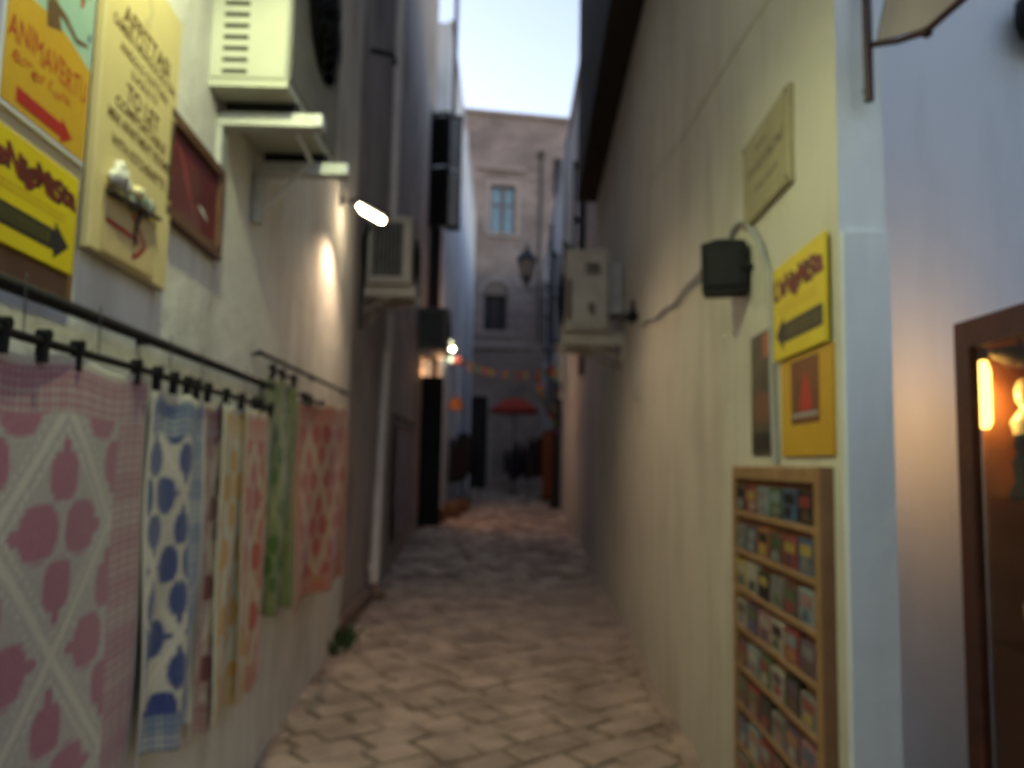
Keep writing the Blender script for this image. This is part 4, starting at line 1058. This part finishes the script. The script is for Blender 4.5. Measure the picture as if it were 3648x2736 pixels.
# near lamp above the posters, just out of the picture (its light falls on posters and air conditioner)
fr = LF(1.9, 3.80)
la = thing('wall_lamp', fr.p(0, 0), 'hooded wall lamp above the posters, over the top edge of the picture', 'lamp')
MB().box(fr, -.05, .05, -.07, .07, 0, .03, .005).build('wall_plate', M_STEEL, la)
MB().tube([fr.p(0, 0, .03), fr.p(0, .06, .2), fr.p(0, .02, .36)], .010, 8).build('arm', M_STEEL, la)
MB().lathe(fr.p(0, -.03, .36), [(.125, 0), (.12, .012), (.06, .05), (.02, .06)], 16).build('hood', M_STEEL, la)
MB().lathe(fr.p(0, -.095, .36), [(.012, 0), (.030, .014), (.036, .04), (.032, .055), (.02, .062)], 14).build('lit_bulb', emat('greenish_white_glow', (.97, 1.0, .48), 36.0), la)
hood_light('lamp_light', fr.p(0, -.11, .36), (.04, .34, -1), 16.0, (.93, 1.0, .50), 142, .45, .04, la)
# pale lamp and small bulbs far down on the left
fr = wallfr(L2, 16.9, 3.45, 'L')
lc = thing('wall_lamp', fr.p(0, 0), 'pale tubular lamp above the black door leaf on the left', 'lamp')
MB().tube([fr.p(0, .40, 0), fr.p(0, .42, .08), fr.p(0, .34, .08)], .012, 8).build('arm', M_BLACK, lc)
MB().tube([fr.p(0, -.34, .09), fr.p(0, -.3, .09), fr.p(0, .28, .09), fr.p(0, .32, .09)], [.05, .085, .085, .05], 14).build('shade', emat('peach_glow', (1, .60, .36), .10), lc)
bulb_light('lamp_light', fr.p(-.1, -.1, .35), 11.0, (1, .50, .22), .08, lc)
ls = thing('bulb_cluster', (-1.3, 18.6, 4.1), 'cluster of small lit bulbs under the far air conditioner', 'lamp')
MB().tube([(-1.42, 18.6, 4.75), (-1.29, 18.6, 4.72), (-1.27, 18.6, 3.95)], .008, 6).build('cord', M_BLACKP, ls)
M_BULB = emat('small_bulb_glow', (1, .92, .55), 16.0)
for x, z, r in ((-1.30, 4.42, .045), (-1.31, 4.25, .042), (-1.22, 4.25, .036)):
    MB().lathe((x, 18.6, z-r), [(r*.3, 0), (r*.9, r*.5), (r, r), (r*.8, r*1.6), (r*.3, r*2)], 12).build('lit_bulb', M_BULB, ls)
MB().lathe((-1.26, 18.6, 3.95), [(.03, 0), (.05, .05), (.05, .1), (.02, .14)], 12).build('dim_bulb', emat('green_bulb_glow', (.6, .8, .5), .6), ls)
# street lantern on the right
sl = thing('street_lantern', (.52, 20, 6.1), 'dark iron street lantern on a bracket before the stone building', 'lantern')
def hexa(rs, z): return [(.52+rs*math.cos(k*math.pi/3), 20+rs*math.sin(k*math.pi/3), z) for k in range(6)]
def hex_solid(levels):
    mb = MB(); P = []
    for r, z in levels: P += hexa(r, z)
    fs_ = [tuple(range(5, -1, -1)), tuple(range(6*(len(levels)-1), 6*len(levels)))]
    for i in range(len(levels)-1):
        for k in range(6): fs_.append((i*6+k, i*6+(k+1) % 6, (i+1)*6+(k+1) % 6, (i+1)*6+k))
    return mb.add(P, fs_)
hex_solid([(.27, 6.78), (.28, 6.80), (.19, 6.95), (.08, 7.06), (.05, 7.10), (.04, 7.18), (.015, 7.26)]).build('roof', M_LEAD, sl)
hex_solid([(.13, 6.36), (.22, 6.78)]).build('panes', M_FROST, sl)
mb = MB()
for k in range(6):
    q = k*math.pi/3
    mb.tube([(.52+.135*math.cos(q), 20+.135*math.sin(q), 6.35), (.52+.232*math.cos(q), 20+.232*math.sin(q), 6.79)], .014, 6)
mb.build('ribs', M_LEAD, sl)
hex_solid([(.04, 6.1), (.07, 6.2), (.15, 6.33), (.15, 6.37)]).build('base', M_LEAD, sl)
mb = MB().tube([(.52, 20, 6.12), (.56, 20, 6.02), (.8, 20, 6.05), (1.2, 20, 6.06), (1.5, 20, 6.05)], .025, 8)
mb.tube([(.62, 20, 6.0), (.9, 20, 5.75), (1.5, 20, 5.55)], .018, 8); mb.build('bracket', M_LEAD, sl)

# ------------------------------------------------------------------ the far shops
def leaf_thing(name, fr, w, h, mat, label, cat='door'):
    t = thing(name, fr.p(w/2, 0), label, cat)
    MB().box(fr, 0, w, 0, h, 0, .05, .006).build('panel', mat, t)
    for b0, b1 in ((.08, .46), (.52, .94)):
        MB().box(fr, .07, w-.07, h*b0, h*b1, .05, .06, .006).build('raised_field', mat, t)
    MB().tube([fr.p(w-.05, h*.45, .06), fr.p(w-.05, h*.45, .1)], .02, 8).build('knob', M_BLACK, t)
    return t
fr = Fr((L2[0]+L2[1]*16.6, 16.6, g(16.6)), np.array([.95, .30, 0]), (0, 0, 1))
leaf_thing('door_leaf', fr, .46, 3.1, M_BLACKP, 'tall black door leaf opened into the alley on the left')
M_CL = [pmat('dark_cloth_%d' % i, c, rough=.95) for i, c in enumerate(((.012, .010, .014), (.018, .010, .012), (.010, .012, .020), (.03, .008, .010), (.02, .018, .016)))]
def garment(o, w, h, d, seed):
    R = random.Random(seed); mb = MB(); P = []; n = 12; m_ = 8
    for j in range(m_+1):
        s = j/m_; ww = w*(.55+.45*min(1, s*3))*(1+.12*s)
        for k in range(n):
            q = 2*math.pi*k/n; rr = 1+.12*math.sin(4*q+seed+2*s)
            P.append((o[0]+ww/2*rr*math.cos(q), o[1]+d/2*rr*math.sin(q), o[2]-h*s-(0 if j else .0)))
    fs_ = [tuple(range(n))]
    for j in range(m_):
        for k in range(n): fs_.append((j*n+k, (j+1)*n+k, (j+1)*n+(k+1) % n, j*n+(k+1) % n))
    fs_.append(tuple(range(m_*n+n-1, m_*n-1, -1)))
    return mb.add(P, fs_, True)
def rack(x, y, w, hgt, label, nlab, n, axis=0):
    t = thing('clothes_rail', (x, y, g(y)), label, 'clothes rail', 'clothes rails')
    dx, dy = (w/2, 0) if axis == 0 else (0, w/2)
    mb = MB().tube([(x-dx, y-dy, g(y)), (x-dx, y-dy, g(y)+hgt), (x+dx, y+dy, g(y)+hgt), (x+dx, y+dy, g(y))], .015, 6)
    mb.build('frame', M_BLACK, t)
    for sx in (-1, 1):
        MB().tube([(x+sx*dx-.2*(dy > 0), y+sx*dy-.2*(dx > 0), g(y)+.02), (x+sx*dx+.2*(dy > 0), y+sx*dy+.2*(dx > 0), g(y)+.02)], .015, 6).build('foot', M_BLACK, t)
    for i in range(n):
        s = -1+2*(i+.5)/n
        o = (x+s*dx, y+s*dy, g(y)+hgt-.03)
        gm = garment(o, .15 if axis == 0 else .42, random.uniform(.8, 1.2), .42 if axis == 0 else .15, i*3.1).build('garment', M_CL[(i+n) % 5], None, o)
        tag(gm, ['first', 'second', 'third', 'fourth', 'fifth', 'sixth'][i]+nlab, 'garment', label)
rack(-1.08, 20.6, .55, 1.75, 'clothes rail with dark garments on the far left', ' dark garment from the left on the far left clothes rail', 4)
rack(-1.12, 23.2, 1.6, 1.9, 'clothes rail with dark garments along the lime washed wall', ' dark garment on the rail along the lime washed wall', 5, 1)
rack(1.26, 23.8, 1.8, 1.9, 'clothes rail with dark garments along the far right wall', ' dark garment on the rail along the far right wall', 5, 1)
rack(-.86, 21.9, .5, 1.8, 'clothes rail with dark garments just behind the orange shade', ' dark garment from the left just behind the orange shade', 4)
rack(1.02, 21.6, .6, 1.8, 'clothes rail with dark garments behind the rust orange cloth', ' dark garment from the left behind the rust orange cloth', 4)
rack(.85, 25.6, .9, 1.75, 'clothes rail with dark garments halfway to the red parasol', ' dark garment from the left halfway to the red parasol', 5)
rack(.62, 28.4, 1.1, 1.55, 'clothes rail with dark garments under the red parasol', ' dark garment from the left under the red parasol', 6)
# orange paper lampshade on the far left
lo = thing('paper_lantern', (-1.19, 20, 3.0), 'orange pleated shade hanging at the far left shop', 'lampshade')
MB().lathe((-1.19, 20, 2.92), [(.21, 0), (.20, .06), (.13, .24), (.05, .32)], 16).build('shade', pmat('orange_paper', (.50, .15, .025), (.40, .11, .02), 12, .8), lo)
MB().tube([(-1.19, 20, 3.2), (-1.19, 20, 3.9), (-1.40, 20, 3.95)], .008, 6).build('cord', M_BLACKP, lo)
# baskets on the ground at the far left
M_WICK = pmat('wicker', (.24, .12, .06), (.13, .065, .03), 30, .9, .5)
for i, (x, y, r, h, lb) in enumerate(((-1.35, 17.4, .20, .24, 'round wicker basket nearest the black door leaf'), (-1.1, 18.2, .22, .30, 'tall wicker basket in the middle of the left row'), (-.98, 19.3, .24, .26, 'wide wicker basket farthest along the left row'))):
    t = thing('basket', (x, y, g(y)), lb, 'basket', 'baskets on the ground')
    MB().lathe((x, y, g(y)+.004), [(r*.75, 0), (r*.95, h*.5), (r, h), (r*.92, h), (r*.8, h*.3)], 16).build('body', M_WICK, t)
    MB().tube([(x+r*math.cos(q), y+r*math.sin(q), g(y)+h) for q in np.linspace(0, 2*math.pi, 17)], .014, 6, False).build('rim', M_WICK, t)
    mb = MB()
    for k in range(5): mb.blob((x+random.uniform(-.4, .4)*r, y+random.uniform(-.4, .4)*r, g(y)+h*.95), .06, .06, .05, k+i*7, .2, 8, 6)
    mb.build('contents', pmat('goods_%d' % i, ((.30, .12, .09), (.28, .22, .18), (.22, .06, .05))[i], rough=.8), t)
# red parasol
pr = thing('parasol', (.42, 29, g(29)), 'red parasol before the stone building', 'parasol')
MB().tube([(.42, 29, g(29)+.05), (.42, 29, 4.0)], .022, 8).build('pole', M_BLACK, pr)
MB().lathe((.42, 29, g(29)), [(.25, 0), (.24, .06), (.05, .08), (.04, .2)], 14).build('base', M_BLACK, pr)
mb = MB(); P = []; n = 16
for r, z in ((.02, 3.98), (.40, 3.92), (.72, 3.70), (.95, 3.42)):
    for k in range(n):
        q = 2*math.pi*k/n; s_ = 1-.04*(k % 2); P.append((.42+r*s_*math.cos(q), 29+r*s_*math.sin(q), z+(.02 if k % 2 else 0)))
mb.add(P, [(i*n+k, (i+1)*n+k, (i+1)*n+(k+1) % n, i*n+(k+1) % n) for i in range(3) for k in range(n)], True)
cn_ = mb.build('canopy', pmat('red_canvas', (.42, .055, .03), (.34, .04, .025), 6, .9), pr)
so = cn_.modifiers.new('thickness', 'SOLIDIFY'); so.thickness = .006
mb = MB()
for k in range(8):
    q = k*math.pi/4; mb.tube([(.42, 29, 3.6), (.42+.6*math.cos(q), 29+.6*math.sin(q), 3.66)], .006, 5)
mb.build('ribs', M_BLACK, pr)
# bunting
P0, P1 = np.array([-1.40, 19, 4.22]), np.array([1.45, 19.6, 4.05])
def bpt(s): return P0*(1-s)+P1*s + np.array([0, 0, -.30*4*s*(1-s)])
bu = thing('bunting', P0, 'string of small coloured pennants across the far alley', 'bunting')
MB().tube([bpt(s) for s in np.linspace(0, 1, 21)], .006, 5).build('string', M_BLACK, bu)
bc_ = [(.36, .06, .08), (.34, .28, .04), (.12, .09, .16), (.30, .13, .04), (.09, .14, .12)]
for i in range(17):
    s = (i+.5)/17; a, b = bpt(s-.025), bpt(s+.025); c = (a+b)/2+np.array([0, random.uniform(-.03, .03), -.24])
    th = np.array([0, .004, 0])
    MB().add([a, b, c, a+th, b+th, c+th], [(0, 2, 1), (3, 4, 5), (0, 1, 4, 3), (1, 2, 5, 4), (2, 0, 3, 5)]).build('pennant', pmat('pennant_%d' % (i % 5), bc_[i % 5], rough=.9), bu)
rd = MB().blob((-1.12, 19.0, 4.03), .14, .12, .09, 4, .25).build('paper_flower', pmat('coral_paper', (.45, .12, .12), rough=.9), None, (-1.12, 19.0, 4.03))
tag(rd, 'coral pink paper flower at the left end of the bunting', 'paper flower')
# rainbow wind spinners on the right
rb = [(.42, .03, .05), (.45, .15, .02), (.40, .34, .03), (.06, .26, .07), (.03, .09, .32), (.16, .03, .2)]
for i, (x, y, z, h, lb) in enumerate(((.97, 20, 3.80, .95, 'upper rainbow wind spinner hanging at the right shop'), (1.28, 20.2, 2.98, .62, 'lower rainbow wind spinner hanging at the right shop'), (1.16, 21.2, 3.45, .7, 'rainbow wind spinner hanging just behind the other two'), (1.22, 18.6, 3.9, .6, 'rainbow wind spinner nearest the street lantern bracket'))):
    t = thing('wind_spinner', (x, y, z-h), lb, 'wind spinner', 'rainbow wind spinners')
    MB().tube([(x, y, z), (x, y, z+.25)], .004, 5).build('cord', M_BLACK, t)
    for k in range(6):
        mb = MB(); n = 10; P = []
        for j in range(n+1):
            s = (k+j/n)/6; q = s*9+i; r = .15+.03*math.sin(s*6)
            for sg in (-1, 1): P.append((x+(i*0-.0)+.30*(s-.5)*1.0+sg*r*math.cos(q)*.5, y+sg*r*math.sin(q), z-h*s))
        mb.add(P, [(2*j, 2*j+1, 2*j+3, 2*j+2) for j in range(n)], True)
        o = mb.build('coloured_fin', pmat('spinner_%d' % k, rb[k], rough=.6), t)
        so = o.modifiers.new('thickness', 'SOLIDIFY'); so.thickness = .004
# orange hanging cloth and dark shutter leaf on the right
fr = Fr((1.02, 20.3, g(20)+.25), (1, 0, 0), (0, 0, 1))
oc = thing('hanging_cloth', fr.p(.14, 0), 'rust orange cloth hanging at the right shop below the wind spinners', 'cloth')
mb = MB(); P = []
for j in range(13):
    for k in range(15):
        s = k/14; P.append(fr.p(s*.27, 1.75*(1-j/12), .02*math.sin(s*18)))
mb.add(P, [((j+1)*15+k, (j+1)*15+k+1, j*15+k+1, j*15+k) for j in range(12) for k in range(14)], True)
o = mb.build('fabric', pmat('rust_cloth', (.13, .04, .014), (.09, .028, .01), 8, .9), oc)
so = o.modifiers.new('thickness', 'SOLIDIFY'); so.thickness = .006
MB().tube([fr.p(-.05, 1.76, 0), fr.p(.5, 1.78, 0)], .012, 6).build('pole', M_BLACK, oc)
fr = Fr((R2[0]+R2[1]*20.5, 20.5, g(20.5)), np.array([-.95, .30, 0]), (0, 0, 1))
leaf_thing('door_leaf', fr, .26, 3.3, pmat('midnight_paint', (.02, .022, .03), rough=.5), 'dark shop door leaf opened on the far right')
# weeds at the foot of the near left house
wd_ = MB()
for i in range(46):
    x0, y0 = -1.36+random.gauss(0, .05), 7.05+random.gauss(0, .16)
    h = random.uniform(.06, .17); dx, dy = random.gauss(0, .05)+.02, random.gauss(0, .05); w = random.uniform(.008, .016)
    wd_.add([(x0-w, y0, 0), (x0+w, y0, 0), (x0+dx*.5+w*1.3, y0+dy*.5, h*.6), (x0+dx*.5-w*1.3, y0+dy*.5, h*.6), (x0+dx, y0+dy, h)], [(0, 1, 2, 3), (3, 2, 4)])
wo = wd_.build('weeds', M_LEAF, None, (-1.36, 7.05, 0)); tag(wo, 'tuft of green weeds at the corner of the white left house', 'weeds', kind='stuff')
